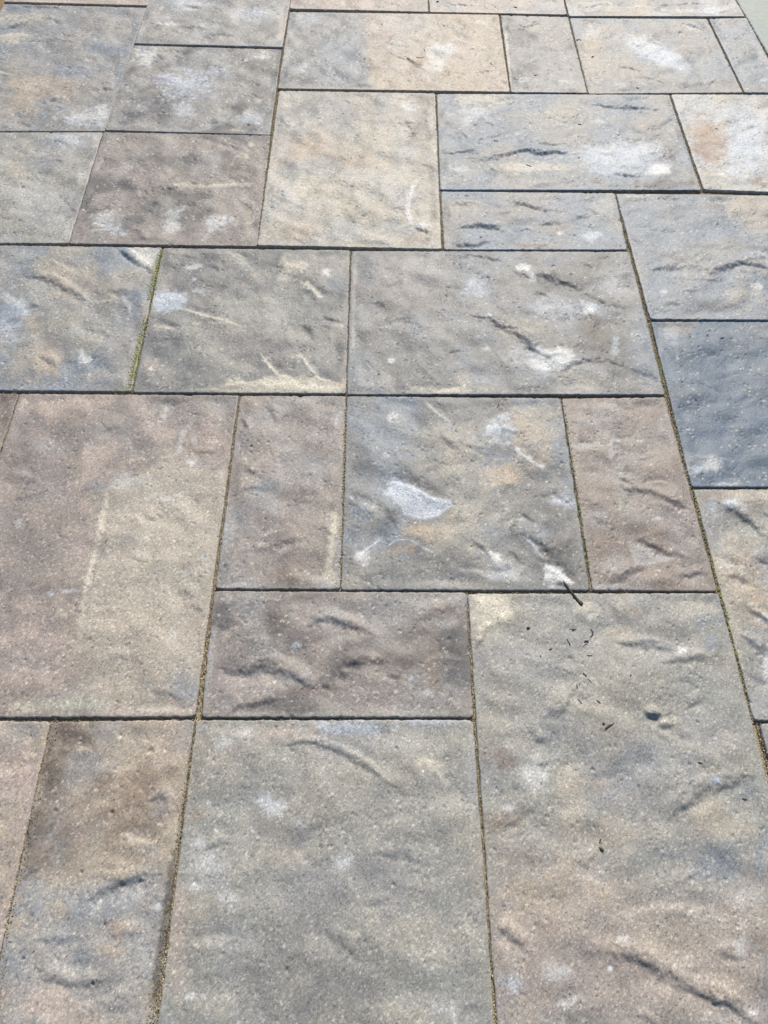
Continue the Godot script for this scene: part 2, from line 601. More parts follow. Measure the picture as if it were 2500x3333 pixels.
func slabs() -> void:
	slab(Vector2(-1.5234, -3.6575), Vector2(-0.9166, -3.6575), Vector2(-0.9119, -3.0735), Vector2(-1.536, -3.0862), 0.0042, 0, ["pink", "buff", "pink"])
	spot(-1.3543, -3.096, 0.1786, -0.0055, 0.0047, 0.0199, "cream", 0.6)
	finish()
	slab(Vector2(-1.5305, -3.0671), Vector2(-0.915, -3.0543), Vector2(-0.9209, -2.1524), Vector2(-1.5234, -2.1375), 0.0042, 0, ["grey", "bluegrey", "grey"])
	spot(-1.4167, -2.9471, 0.1044, -0.0031, 0.0153, 0.0611, "cream", 0.66)
	spot(-1.4172, -2.7977, 0.0792, -0.0022, 0.0172, 0.067, "cream", 0.72)
	spot(-1.2104, -2.4441, 0.2028, -0.005, 0.0277, 0.1173, "peach", 0.84)
	spot(-1.2695, -2.3248, 0.1146, -0.0027, 0.0329, 0.1305, "tan", 0.84)
	spot(-1.382, -2.5545, 0.0868, -0.0022, 0.0214, 0.0818, "buff", 0.6)
	spot(-0.9887, -2.2331, 0.0874, -0.002, 0.0167, 0.0819, "white", 0.6336)
	spot(-0.9561, -2.2864, 0.0364, -0.0008, 0.0092, 0.0468, "white", 0.6336)
	spot(-1.0454, -2.217, 0.041, -0.0009, 0.0078, 0.0365, "blue white", 0.6336)
	spot(-1.1153, -2.2228, 0.0164, -0.0004, 0.005, 0.022, "cream", 0.84)
	spot(-1.0149, -2.8831, 0.0923, -0.0027, 0.0254, 0.1365, "buff", 0.36)
	spot(-1.2695, -2.8571, 0.1031, -0.003, 0.0157, 0.0684, "bluegrey", 0.6)
	ridge([-1.4683, -3.0348, -1.431, -3.0438, -1.3951, -3.0588, -1.3534, -3.0502, -1.3056, -3.0358, -1.2673, -3.0193], 0.0128, 0.0085)
	ridge([-1.4873, -2.8471, -1.4465, -2.8743, -1.4121, -2.8903, -1.3814, -2.9025], 0.0125, 0.0068)
	ridge([-1.3832, -2.91, -1.3376, -2.9417, -1.2923, -2.9354, -1.243, -2.9103], 0.0112, 0.0043)
	ridge([-1.1831, -2.31, -1.1424, -2.3417, -1.1174, -2.3672], 0.0114, 0.0076)
	ridge([-0.989, -2.432, -0.9612, -2.4263, -0.9348, -2.4285], 0.009, 0.0051)
	ridge([-1.3042, -2.2244, -1.2754, -2.2459, -1.242, -2.2496], 0.0099, 0.0043)
	ridge([-1.099, -2.6383, -1.0538, -2.6206], 0.0106, -0.0051)
	ridge([-1.3706, -2.7629, -1.2588, -2.7696, -1.1508, -2.751], 0.0109, 0.0034)
	ridge([-1.0137, -2.1883, -0.9827, -2.2036, -0.96, -2.2189], 0.0099, 0.0043)
	finish("blue grey paving slab with cream veins and a chalky corner")
	slab(Vector2(-1.5234, -2.1325), Vector2(-0.9239, -2.1467), Vector2(-0.9163, -1.5363), Vector2(-1.5234, -1.5275), 0.0037, 0, ["khaki", "grey", "pale"])
	spot(-1.0624, -2.101, 0.0801, -0.0017, 0.0116, 0.0522, "blue white", 0.528)
	spot(-1.1886, -1.9079, 0.0866, -0.0017, 0.0246, 0.0958, "buff", 0.6)
	spot(-1.0708, -1.7211, 0.1114, -0.002, 0.0286, 0.1178, "pale", 0.72)
	spot(-1.1342, -1.6366, 0.0455, -0.0008, 0.015, 0.0576, "buff", 0.6)
	spot(-1.1013, -2.0168, 0.0591, -0.0012, 0.0118, 0.0505, "pale", 0.6)
	spot(-1.0063, -2.0741, 0.0498, -0.0011, 0.011, 0.0517, "blue white", 0.3168)
	spot(-0.9823, -1.6392, 0.0548, -0.0009, 0.0196, 0.086, "pale", 0.6)
	ridge([-1.2123, -1.8454, -1.184, -1.8588, -1.1614, -1.8798], 0.0104, 0.0034)
	ridge([-1.0102, -1.7962, -0.9679, -1.7474, -0.9187, -1.6817], 0.0113, 0.0037)
	ridge([-1.1049, -1.9626, -1.0716, -2.0311, -1.023, -2.0737], 0.0119, -0.0034)
	ridge([-1.0822, -1.6729, -1.0436, -1.7707, -0.9791, -1.8346], 0.0136, -0.0034)
	finish("pale khaki grey paving slab against the dark purple slab")
	slab(Vector2(-0.9134, -3.3525), Vector2(-0.2983, -3.1399), Vector2(-0.3075, -2.7475), Vector2(-0.917, -2.7593), 0.0042, 0.001, ["grey", "pale", "grey"])
	spot(-0.4553, -3.0144, 0.0832, -0.0025, 0.0061, 0.0675, "blue white", 0.6336)
	spot(-0.8073, -2.9174, 0.0698, -0.002, 0.0042, 0.0282, "white", 0.528)
	stripe([-0.3139, -3.098, -0.3146, -2.9604, -0.315, -2.7832], 0.0192, "pink", 0.875)
	spot(-0.7524, -3.0845, 0.1078, -0.0033, 0.0085, 0.0617, "blue white", 0.4224)
	spot(-0.8586, -2.8135, 0.0571, -0.0016, 0.0073, 0.0452, "buff", 0.48)
	spot(-0.5226, -2.8047, 0.1377, -0.0039, 0.0038, 0.0361, "buff", 0.48)
	ridge([-0.748, -3.0528, -0.7199, -3.0656, -0.6873, -3.0606], 0.0115, 0.006)
	ridge([-0.8724, -2.9288, -0.8273, -2.9206, -0.7656, -2.9319], 0.0127, -0.0051)
	ridge([-0.7538, -2.8831, -0.6964, -2.8885, -0.6326, -2.8829], 0.0126, 0.0051)
	ridge([-0.5108, -2.9739, -0.467, -3.0337, -0.4404, -3.0941], 0.013, -0.0051)
	ridge([-0.637, -2.8015, -0.584, -2.8397, -0.5255, -2.8321], 0.0111, 0.0043)
	ridge([-0.8177, -2.7964, -0.7539, -2.8165], 0.0111, 0.0034)
	ridge([-0.4056, -2.7807, -0.3436, -2.8465], 0.0112, -0.0034)
	finish()
	slab(Vector2(-0.9212, -2.7493), Vector2(-0.309, -2.7353), Vector2(-0.3106, -2.1429), Vector2(-0.9224, -2.1582), 0.0042, -0.001, ["grey", "dark", "grey"])
	spot(-0.6684, -2.4738, 0.1513, -0.0038, 0.0163, 0.1188, "blue white", 0.792)
	spot(-0.6447, -2.3012, 0.0523, -0.0012, 0.009, 0.0657, "blue white", 0.528)
	spot(-0.8435, -2.6624, 0.0487, -0.0386, 0.0302, 0.0836, "white", 0.8976)
	spot(-0.8831, -2.7317, 0.0338, -0.0009, 0.0037, 0.022, "white", 0.72)
	spot(-0.8066, -2.7249, 0.045, -0.0012, 0.0031, 0.0198, "cream", 0.72)
	spot(-0.3869, -2.6729, 0.0479, -0.0209, 0.0059, 0.0295, "white", 0.8448)
	spot(-0.4451, -2.6436, 0.0134, -0.0004, 0.0012, 0.0129, "white", 0.96)
	spot(-0.3945, -2.2466, 0.0728, -0.0017, 0.0051, 0.0554, "blue white", 0.4752)
	spot(-0.3785, -2.3615, 0.0255, -0.0006, 0.002, 0.0232, "cream", 0.72)
	spot(-0.561, -2.559, 0.0989, -0.0025, 0.0072, 0.0619, "blue white", 0.4224)
	spot(-0.4304, -2.1721, 0.041, -0.0009, 0.0018, 0.0181, "buff", 0.72)
	spot(-0.8676, -2.3266, 0.0629, -0.0015, 0.02, 0.1126, "dark", 0.48)
	ridge([-0.8977, -2.6523, -0.8492, -2.6972, -0.8053, -2.716], 0.0135, 0.0034)
	ridge([-0.9316, -2.435, -0.8563, -2.5182, -0.8228, -2.5356], 0.0157, 0.0025)
	ridge([-0.3386, -2.4176, -0.3375, -2.2932, -0.3672, -2.2323], 0.0152, -0.0025)
	finish("grey paving slab with a bluish bloom and two white corners")
	slab(Vector2(-0.9221, -2.1469), Vector2(-0.3079, -2.1393), Vector2(-0.3055, -1.5298), Vector2(-0.9155, -1.5334), 0.0037, 0, ["mauve", "dark", "grey"])
	spot(-0.8246, -1.6537, 0.0569, -0.001, 0.0135, 0.0695, "white", 0.7392)
	spot(-0.7788, -1.6136, 0.0364, -0.0006, 0.0106, 0.0571, "blue white", 0.528)
	spot(-0.5977, -1.6517, 0.0552, -0.001, 0.011, 0.0753, "white", 0.7392)
	spot(-0.4466, -1.6426, 0.0534, -0.0009, 0.0057, 0.0493, "white", 0.8976)
	spot(-0.375, -2.0805, 0.0161, -0.0003, 0.0016, 0.0174, "cream", 0.96)
	stripe([-0.4327, -1.9494, -0.4287, -1.9898, -0.399, -2.0245, -0.3774, -2.0154], 0.0056, "cream", 0.75)
	spot(-0.3846, -2.0043, 0.0139, -0.0003, 0.0018, 0.0186, "cream", 0.96)
	stripe([-0.6454, -1.841, -0.5825, -1.8486, -0.4999, -1.8285, -0.4144, -1.8518, -0.3336, -1.8469], 0.0155, "cream", 0.6875)
	spot(-0.7508, -1.5852, 0.0154, -0.0003, 0.0021, 0.0114, "blue white", 0.84)
	spot(-0.3445, -1.662, 0.0185, -0.0003, 0.0094, 0.1013, "tan", 0.72)
	spot(-0.6084, -1.9194, 0.0584, -0.0012, 0.0091, 0.0648, "buff", 0.48)
	spot(-0.8126, -2.0642, 0.0399, -0.0008, 0.0049, 0.0276, "pink", 0.48)
	spot(-0.9178, -2.0481, 0.0397, -0.0008, 0.02, 0.1014, "mauve", 0.84)
	spot(-0.7158, -1.6913, 0.1113, -0.002, 0.0149, 0.088, "dark", 0.3)
	spot(-0.5335, -1.7801, 0.0852, -0.0016, 0.0079, 0.0613, "dark", 0.24)
	spot(-0.3918, -1.9502, 0.0687, -0.0014, 0.0095, 0.0979, "brown", 0.36)
	ridge([-0.7249, -1.7915, -0.657, -1.8129, -0.5966, -1.8355, -0.5446, -1.866], 0.0127, 0.006)
	ridge([-0.7578, -1.7537, -0.6989, -1.777, -0.6404, -1.8081], 0.0114, 0.0043)
	ridge([-0.4893, -2.0879, -0.4456, -2.072, -0.4003, -2.0382], 0.0109, 0.0043)
	ridge([-0.3894, -1.7629, -0.3593, -1.7364, -0.3362, -1.698], 0.0102, 0.0051)
	ridge([-0.5273, -1.856, -0.4661, -1.883, -0.3577, -1.8465], 0.0129, -0.0043)
	ridge([-0.768, -1.9032, -0.739, -1.9234], 0.0094, 0.0034)
	finish("dark purple grey paving slab with three white blotches in a row")
	slab(Vector2(-0.2967, -3.0338), Vector2(0.6079, -3.0373), Vector2(0.6025, -2.4446), Vector2(-0.3046, -2.4459), 0.0042, 0.0015, ["tan", "pink", "tan"])
	shard([-0.308, -3.0385, 0.0418, -3.0293, 0.0394, -2.766, 0.0561, -2.4594, -0.3052, -2.4505], 0.0259, "bluegrey", 0.8)
	spot(-0.2066, -2.8136, 0.15, -0.0042, 0.0156, 0.3033, "grey", 1)
	spot(-0.0466, -2.9683, 0.1424, -0.0042, 0.0034, 0.141, "grey", 0.96)
	spot(-0.0972, -2.7088, 0.1021, -0.0028, 0.0064, 0.1918, "bluegrey", 0.72)
	spot(-0.2187, -2.5179, 0.1205, -0.0031, 0.003, 0.0531, "dark", 0.72)
	spot(-0.2137, -2.5933, 0.0222, -0.0006, 0.0025, 0.0462, "white", 0.72)
	spot(-0.2044, -2.9637, 0.071, -0.0021, 0.0036, 0.0712, "blue white", 0.4224)
	spot(0.0918, -2.9724, 0.119, -0.0035, 0.0001, 0.1413, "pink", 0.72)
	spot(0.2288, -2.9381, 0.1898, -0.0055, -0.0025, 0.1169, "pale", 0.6)
	spot(0.3537, -2.7477, 0.069, -0.0019, -0.0033, 0.0751, "white", 0.6336)
	spot(0.3105, -2.6154, 0.0544, -0.0367, 0.0084, 0.0515, "white", 0.5808)
	spot(0.168, -2.7967, 0.0694, -0.0019, -0.0007, 0.063, "pale", 0.72)
	stripe([0.3744, -2.8856, 0.4299, -2.8278, 0.4764, -2.7961, 0.5422, -2.7726], 0.0044, "cream", 0.875)
	spot(0.5328, -2.9089, 0.071, -0.002, -0.0084, 0.116, "tan", 0.6)
	spot(0.4781, -2.5355, 0.1332, -0.0034, -0.0042, 0.0617, "tan", 0.6)
	spot(0.527, -2.9659, 0.0358, -0.001, -0.002, 0.0288, "white", 0.48)
	ridge([0.1573, -2.6928, 0.1948, -2.6728, 0.2318, -2.6408, 0.2633, -2.5972], 0.0122, 0.006)
	ridge([0.3267, -2.5516, 0.3875, -2.5666, 0.4664, -2.5686], 0.0108, 0.0043)
	ridge([0.474, -2.5437, 0.532, -2.517, 0.5937, -2.4857], 0.012, -0.006)
	ridge([-0.1308, -2.6039, -0.0823, -2.5379, -0.0347, -2.4701], 0.012, -0.0051)
	ridge([0.1108, -3.0216, 0.1506, -3.013], 0.0101, 0.0043)
	ridge([0.5271, -2.8305, 0.5971, -2.8546], 0.0099, 0.0025)
	ridge([0.6258, -2.9592, 0.6674, -2.9797], 0.0101, 0.0025)
	ridge([0.2264, -2.8257, 0.3556, -2.9038, 0.4667, -2.7959], 0.0128, -0.0034)
	shard([0.2727, -2.7544, 0.3223, -2.801, 0.3553, -2.7837, 0.3996, -2.8031, 0.4059, -2.7402, 0.3433, -2.6163, 0.304, -2.5645, 0.293, -2.6493], 0.0115, "white", 0.5)
	finish("wide peach tan paving slab with a grey end")
	slab(Vector2(0.6149, -3.0377), Vector2(0.9094, -3.0333), Vector2(0.9083, -2.4457), Vector2(0.6069, -2.4427), 0.0042, 0, ["grey", "dark", "grey"])
	ridge([0.6705, -2.9072, 0.701, -2.9175, 0.734, -2.9489, 0.7765, -2.9926], 0.013, 0.0068)
	ridge([0.6469, -2.5149, 0.6624, -2.5318], 0.0134, 0.0068)
	spot(0.8269, -2.5178, 0.0378, -0.0009, -0.0037, 0.0288, "white", 0.6336)
	spot(0.6616, -2.5235, 0.0377, -0.0009, -0.0029, 0.0289, "white", 0.528)
	spot(0.7642, -2.9537, 0.0359, -0.001, -0.0052, 0.0477, "buff", 0.6)
	spot(0.7264, -2.7849, 0.0814, -0.0022, -0.0095, 0.0894, "pale", 0.36)
	spot(0.844, -2.956, 0.0479, -0.0014, -0.0117, 0.0947, "mauve", 0.48)
	stripe([0.6282, -2.9306, 0.62, -2.7282, 0.609, -2.473], 0.0072, "cream", 0.75)
	spot(0.7094, -2.6258, 0.0452, -0.0012, -0.0068, 0.0638, "dark", 0.6)
	finish()
	slab(Vector2(0.9149, -3.0231), Vector2(1.5152, -3.033), Vector2(1.5274, -2.4651), Vector2(0.9114, -2.4437), 0.0042, 0, ["grey", "bluegrey", "grey"])
	spot(0.976, -2.7737, 0.0582, -0.0016, -0.0419, 0.2804, "tan", 0.9)
	spot(1.0467, -2.6175, 0.159, -0.0041, -0.0209, 0.126, "tan", 0.48)
	spot(1.0031, -2.9224, 0.0549, -0.0016, -0.0092, 0.0613, "white", 0.6336)
	spot(1.0081, -2.9226, 0.031, -0.0009, -0.0043, 0.0284, "grey", 0.48)
	spot(1.2442, -2.7362, 0.1391, 0.1323, -0.037, 0.0852, "blue white", 0.8976)
	spot(1.1965, -2.8161, 0.0575, 0.0432, -0.0203, 0.0538, "white", 0.7392)
	spot(1.4334, -2.9616, 0.0433, 0.0237, -0.0109, 0.0303, "white", 0.7392)
	spot(1.4628, -2.6628, 0.1496, -0.0039, -0.0353, 0.149, "bluegrey", 0.84)
	spot(1.259, -2.5055, 0.3131, -0.0078, -0.011, 0.0532, "dark", 0.54)
	spot(1.0579, -2.924, 0.0957, -0.0028, -0.0113, 0.0706, "tan", 0.6)
	spot(1.047, -2.5084, 0.0334, -0.0008, -0.0069, 0.041, "white", 0.36)
	spot(1.3793, -2.8954, 0.1076, -0.0031, -0.015, 0.0701, "mauve", 0.48)
	ridge([1.0501, -2.6382, 1.1052, -2.6293, 1.1535, -2.61], 0.011, 0.0043)
	ridge([1.4049, -2.9684, 1.4426, -2.958, 1.4767, -2.9322], 0.0117, 0.006)
	ridge([1.2579, -2.7814, 1.2914, -2.7553], 0.0113, 0.0034)
	ridge([1.393, -2.5253, 1.4458, -2.5516], 0.0109, 0.0034)
	shard([1.1147, -2.8506, 1.1854, -2.8619, 1.2437, -2.8083, 1.3168, -2.7381, 1.3594, -2.6688, 1.3575, -2.617, 1.3024, -2.6241, 1.2351, -2.6655, 1.1814, -2.7345, 1.1329, -2.787], 0.0138, "blue white", 0.55)
	finish("bluish grey paving slab with a long slanting white smear")
	slab(Vector2(1.5222, -3.0333), Vector2(1.6921, -3.0461), Vector2(1.7035, -2.4694), Vector2(1.5347, -2.4654), 0.0042, 0, ["bluegrey", "grey", "bluegrey"])
	spot(1.6245, -2.8097, 0.0827, -0.0023, -0.0348, 0.1348, "khaki", 0.6)
	spot(1.583, -2.5053, 0.1009, -0.0025, -0.0098, 0.037, "mauve", 0.72)
	spot(1.6339, -2.5564, 0.0453, -0.0011, -0.0051, 0.0189, "blue white", 0.8448)
	spot(1.5774, -2.9773, 0.0607, -0.0018, -0.0117, 0.0482, "mauve", 0.48)
	ridge([1.5784, -2.6313, 1.6404, -2.6501], 0.0111, 0.0034)
	finish()
	slab(Vector2(-0.3034, -3.6575), Vector2(0.3034, -3.6575), Vector2(0.3048, -3.0551), Vector2(-0.2987, -3.0632), 0.0042, 0, ["pink", "buff", "grey"])
	spot(0.1921, -3.1136, 0.0731, -0.0022, -0.0005, 0.0352, "pink", 0.6)
	finish()
	slab(Vector2(0.3066, -3.6575), Vector2(0.9134, -3.6575), Vector2(0.9077, -3.0495), Vector2(0.309, -3.0553), 0.0042, 0, ["pink", "grey", "buff"])
	spot(0.7203, -3.1096, 0.1965, -0.006, -0.004, 0.0402, "grey", 0.84)
	spot(0.4152, -3.1103, 0.0977, -0.003, -0.002, 0.0401, "pale", 0.6)
	spot(0.8454, -3.1337, 0.074, -0.0023, -0.0049, 0.0405, "pale", 0.6)
	ridge([0.3641, -3.1027, 0.4359, -3.117, 0.5373, -3.1121], 0.0103, 0.0034)
	finish()
	slab(Vector2(0.9166, -3.6575), Vector2(1.6606, -3.6575), Vector2(1.688, -3.0545), Vector2(0.9126, -3.0341), 0.0042, 0.0015, ["grey", "pale", "buff"])
	spot(1.5572, -3.1048, 0.1613, -0.0049, -0.0118, 0.0503, "blue white", 0.8448)
	stripe([0.9513, -3.0845, 1.0867, -3.1046, 1.2533, -3.1218, 1.361, -3.0969, 1.4621, -3.0919], 0.0054, "cream", 0.75)
	spot(1.0306, -3.1393, 0.099, -0.003, -0.0046, 0.0305, "cream", 0.48)
	ridge([0.9762, -3.1174, 1.0822, -3.1409, 1.184, -3.1359], 0.012, 0.0043)
	ridge([1.3183, -3.14, 1.434, -3.1518, 1.5512, -3.1676], 0.0105, 0.0043)
	ridge([1.551, -3.0786, 1.6363, -3.0932], 0.0105, 0.0034)
	finish("pale paving slab with a bluish white end beside the smooth concrete path")
	slab(Vector2(-0.2986, -2.431), Vector2(0.3091, -2.4288), Vector2(0.2961, -1.5261), Vector2(-0.3057, -1.5343), 0.0037, 0.001, ["buff", "grey", "pale"])
	spot(-0.1192, -2.3135, 0.2329, -0.0054, 0.0067, 0.1669, "grey", 1)
	spot(-0.2471, -2.3882, 0.0642, -0.0015, 0.0049, 0.0775, "pale", 0.6)
	spot(-0.168, -2.0639, 0.1512, -0.0032, 0.0048, 0.094, "pink", 0.84)
	spot(0.0346, -1.9993, 0.0898, -0.0018, 0.0009, 0.0704, "tan", 0.66)
	spot(-0.2268, -1.8108, 0.1053, -0.002, 0.012, 0.1819, "pale", 0.72)
	spot(-0.0845, -1.8517, 0.184, -0.0035, 0.0035, 0.0943, "cream", 0.6)
	spot(-0.172, -1.6889, 0.1309, -0.0023, 0.005, 0.0882, "buff", 0.6)
	spot(0.2433, -2.3685, 0.0859, -0.002, -0.0028, 0.1055, "brown", 0.48)
	spot(0.2068, -2.3288, 0.0447, -0.001, -0.0012, 0.061, "white", 0.792)
	spot(0.1358, -2.3195, 0.0637, -0.0015, -0.0004, 0.057, "grey", 0.48)
	stripe([0.2309, -1.9031, 0.2135, -1.8574, 0.1942, -1.781, 0.1881, -1.7073, 0.1973, -1.6596, 0.2243, -1.6541], 0.013, "white", 0.9375)
	spot(0.2356, -1.6425, 0.0274, 0.0149, -0.0081, 0.0304, "white", 1)
	spot(0.187, -2.2078, 0.0416, -0.0009, -0.0015, 0.0906, "pale", 0.6)
	spot(0.2471, -2.1871, 0.0623, -0.0014, -0.0035, 0.125, "brown", 0.48)
	spot(0.2296, -1.5671, 0.0733, -0.0012, -0.0012, 0.0424, "brown", 0.72)
	spot(0.1566, -1.8307, 0.0483, -0.0009, -0.0027, 0.2275, "pale", 0.48)
	spot(0.2656, -1.9634, 0.0398, -0.0008, -0.0064, 0.1936, "mauve", 0.42)
	spot(-0.0139, -1.5975, 0.1103, -0.0018, 0.0012, 0.0513, "pale", 0.6)
	spot(-0.1597, -1.6066, 0.0918, -0.0015, 0.0024, 0.043, "tan", 0.48)
	spot(0.2803, -1.6968, 0.0188, -0.0003, -0.0009, 0.024, "tan", 0.72)
	ridge([-0.2951, -2.2519, -0.2668, -2.2198, -0.2424, -2.1763], 0.0113, 0.0037)
	ridge([0.2084, -1.6385, 0.2312, -1.6225, 0.2578, -1.6113], 0.0101, 0.0076)
	ridge([-0.0504, -2.3772, 0.0293, -2.4266, 0.1013, -2.3187], 0.0157, 0.0025)
	ridge([-0.2256, -1.676, -0.1754, -1.7495, -0.1173, -1.8639], 0.0137, -0.0034)
	ridge([0.1878, -1.7809, 0.1943, -1.7074, 0.2245, -1.66], 0.0102, -0.0034)
	pit(-0.1056, -1.6841, 0.0047, 0.003)
	pit(0.0039, -1.6621, 0.0062, 0.003)
	ridge([0.1876, -2.2449, 0.2126, -2.1864, 0.2277, -2.1004], 0.0125, 0.0027)
	spot(-0.168, -2.0639, 0.1613, -0.0034, 0.0053, 0.1024, "peach", 0.72)
	spot(0.0265, -1.9855, 0.0896, -0.0018, 0.0011, 0.0766, "peach", 0.6)
	spot(-0.175, -1.6064, 0.0826, -0.0014, 0.0033, 0.0571, "peach", 0.48)
	finish("tall buff and grey paving slab with a white streak down one side")
	slab(Vector2(0.3148, -2.4269), Vector2(1.2301, -2.4448), Vector2(1.223, -1.8495), Vector2(0.3032, -1.8339), 0.0042, 0.0005, ["bluegrey", "grey", "grey"])
	shard([0.3296, -2.4021, 0.4066, -2.4119, 0.3758, -1.8604, 0.3108, -1.8592], 0.0234, "bluegrey", 0.35)
	spot(0.4953, -2.3902, 0.184, -0.0044, -0.0037, 0.0509, "cream", 0.6)
	spot(0.7973, -2.289, 0.2135, -0.0049, -0.0112, 0.0862, "buff", 0.6)
	spot(0.9518, -2.0456, 0.2043, -0.0042, -0.0186, 0.1123, "blue white", 0.792)
	spot(1.0917, -1.9598, 0.0583, -0.0012, -0.0085, 0.0434, "white", 1)
	spot(1.1104, -2.0768, 0.0453, -0.0009, -0.0102, 0.0523, "white", 0.6336)
	spot(0.6308, -1.9681, 0.2003, -0.004, -0.0042, 0.0401, "cream", 0.72)
	spot(1.0872, -1.874, 0.1385, -0.0026, -0.0109, 0.0547, "dark", 0.9)
	spot(1.1561, -2.0707, 0.0432, -0.0009, -0.0163, 0.0796, "dark", 0.9)
	spot(0.4438, -2.2884, 0.0849, -0.002, -0.0053, 0.0824, "blue white", 0.6336)
	spot(0.3723, -1.9455, 0.0496, -0.001, -0.0018, 0.0331, "white", 0.528)
	spot(0.4819, -2.3276, 0.0385, -0.0009, -0.0022, 0.0307, "white", 0.4224)
	spot(0.6048, -2.1731, 0.0146, -0.0003, -0.0016, 0.0164, "white", 0.6)
	spot(0.9247, -2.2541, 0.0318, -0.0007, -0.0035, 0.0225, "white", 0.48)
	spot(1.0358, -2.2342, 0.0847, -0.0019, -0.0098, 0.0555, "mauve", 0.36)
	spot(0.5641, -1.877, 0.1572, -0.003, -0.0036, 0.0387, "pink", 0.36)
	spot(1.1163, -2.2887, 0.0642, -0.0015, -0.0064, 0.0341, "tan", 0.48)
	spot(0.3288, -1.8985, 0.0295, -0.0006, -0.003, 0.0646, "pale", 0.6)
	ridge([0.9074, -2.3749, 0.9676, -2.3576, 1.0286, -2.3466, 1.0905, -2.3418, 1.1497, -2.3463], 0.0117, 0.0076)
	ridge([1.0773, -2.3183, 1.1392, -2.3152], 0.0091, 0.0051)
	ridge([0.3143, -2.0379, 0.3694, -2.0474, 0.4207, -2.0595, 0.4759, -2.0635], 0.0098, 0.0068)
	ridge([0.3171, -2.005, 0.3841, -2.0091, 0.4431, -2.0158], 0.0085, 0.0034)
	ridge([0.4674, -2.0054, 0.527, -2.0175, 0.5668, -2.0404, 0.6067, -2.0607, 0.6491, -2.0615, 0.6898, -2.0471, 0.733, -2.0549, 0.796, -2.0507], 0.0123, 0.0102)
	ridge([0.9245, -1.9312, 0.9735, -1.9268, 1.0353, -1.9254], 0.0108, 0.0068)
	ridge([0.4311, -2.0906, 0.4767, -2.1342, 0.5395, -2.1673], 0.0124, 0.0043)
	ridge([0.4508, -2.3971, 0.513, -2.3875, 0.5747, -2.3733, 0.6483, -2.3908], 0.0117, -0.006)
	ridge([0.9831, -2.1308, 1.0366, -2.1406, 1.0723, -2.1471], 0.0113, 0.0051)
	ridge([1.1162, -2.0629, 1.1362, -2.0355, 1.1391, -2.0081], 0.0111, 0.0051)
	ridge([1.0874, -2.0904, 1.0991, -2.0625, 1.1234, -2.0561], 0.0099, -0.0051)
	ridge([0.6214, -2.123, 0.7211, -2.0967, 0.7911, -2.1096], 0.0112, 0.0034)
	shard([1.0773, -1.9932, 1.1124, -2.0008, 1.1322, -1.974, 1.1337, -1.9406, 1.074, -1.9328, 1.0515, -1.9456], 0.0059, "white", 0.95)
	shard([0.8206, -2.0153, 0.9159, -2.0868, 1.0324, -2.1176, 1.1104, -2.0768, 1.1307, -2.008, 1.081, -1.9263, 0.9326, -1.93, 0.836, -1.948], 0.0337, "blue white", 0.35)
	finish("wide grey paving slab with dark wrinkles and a white oval patch")
	slab(Vector2(1.236, -2.4451), Vector2(1.6917, -2.4518), Vector2(1.6911, -1.8325), Vector2(1.2309, -1.8531), 0.0042, 0, ["pale", "buff", "grey"])
	spot(1.3071, -2.1522, 0.0837, -0.0018, -0.0404, 0.1754, "rust", 0.96)
	spot(1.4406, -2.0978, 0.1142, -0.0024, -0.0572, 0.2214, "blue white", 0.792)
	spot(1.4672, -2.3043, 0.1296, -0.003, -0.0239, 0.0945, "blue white", 0.528)
	spot(1.3198, -1.9363, 0.0221, -0.0004, -0.0052, 0.0216, "white", 1)
	spot(1.4595, -1.9138, 0.0701, -0.0014, -0.0142, 0.0524, "rust", 0.84)
	spot(1.3027, -2.4096, 0.0878, -0.0021, -0.0172, 0.0787, "pale", 0.6)
	spot(1.2965, -1.891, 0.0597, -0.0011, -0.0055, 0.0228, "pale", 0.6)
	ridge([1.4707, -2.2142, 1.5298, -2.2378, 1.5624, -2.2311], 0.0116, 0.0034)
	shard([1.4, -2.2126, 1.4942, -2.305, 1.5961, -2.3536, 1.4808, -1.9341, 1.3945, -1.9192, 1.3376, -1.958], 0.0265, "blue white", 0.4)
	shard([1.281, -2.2697, 1.3612, -2.2715, 1.3928, -2.1831, 1.3732, -2.0682, 1.3105, -1.9844, 1.2608, -2.0243, 1.2549, -2.151], 0.0196, "rust", 0.5)
	finish("pale paving slab with a round rusty brown stain")
	slab(Vector2(0.3049, -1.8258), Vector2(0.9135, -1.827), Vector2(0.9068, -1.5329), Vector2(0.3023, -1.5248), 0.0037, 0, ["bluegrey", "grey", "grey"])
	spot(0.8005, -1.5995, 0.0511, -0.0008, -0.006, 0.0402, "blue white", 0.7392)
	spot(0.3857, -1.7535, 0.0859, -0.0016, -0.0024, 0.0398, "buff", 0.6)
	spot(0.6505, -1.6378, 0.1029, -0.0017, -0.0051, 0.0438, "mauve", 0.6)
	spot(0.6946, -1.6175, 0.0121, -0.0002, -0.0015, 0.0117, "white", 0.96)
	spot(0.8558, -1.7559, 0.0769, -0.0014, -0.0095, 0.0611, "pale", 0.48)
	spot(0.5404, -1.7075, 0.0171, -0.0003, -0.0013, 0.0136, "tan", 0.96)
	spot(0.351, -1.6981, 0.0472, -0.0008, -0.0031, 0.0595, "khaki", 0.6)
	spot(0.5793, -1.5501, 0.1101, -0.0018, -0.0023, 0.0226, "pink", 0.36)
	ridge([0.54, -1.7465, 0.5849, -1.7584, 0.6221, -1.7345, 0.6768, -1.7269], 0.0115, 0.0085)
	ridge([0.3587, -1.6247, 0.3941, -1.6346, 0.4337, -1.6471, 0.4682, -1.6406, 0.4981, -1.627], 0.0113, 0.0093)
	ridge([0.3268, -1.5269, 0.3729, -1.5377, 0.4113, -1.5451, 0.4626, -1.5687], 0.011, 0.0085)
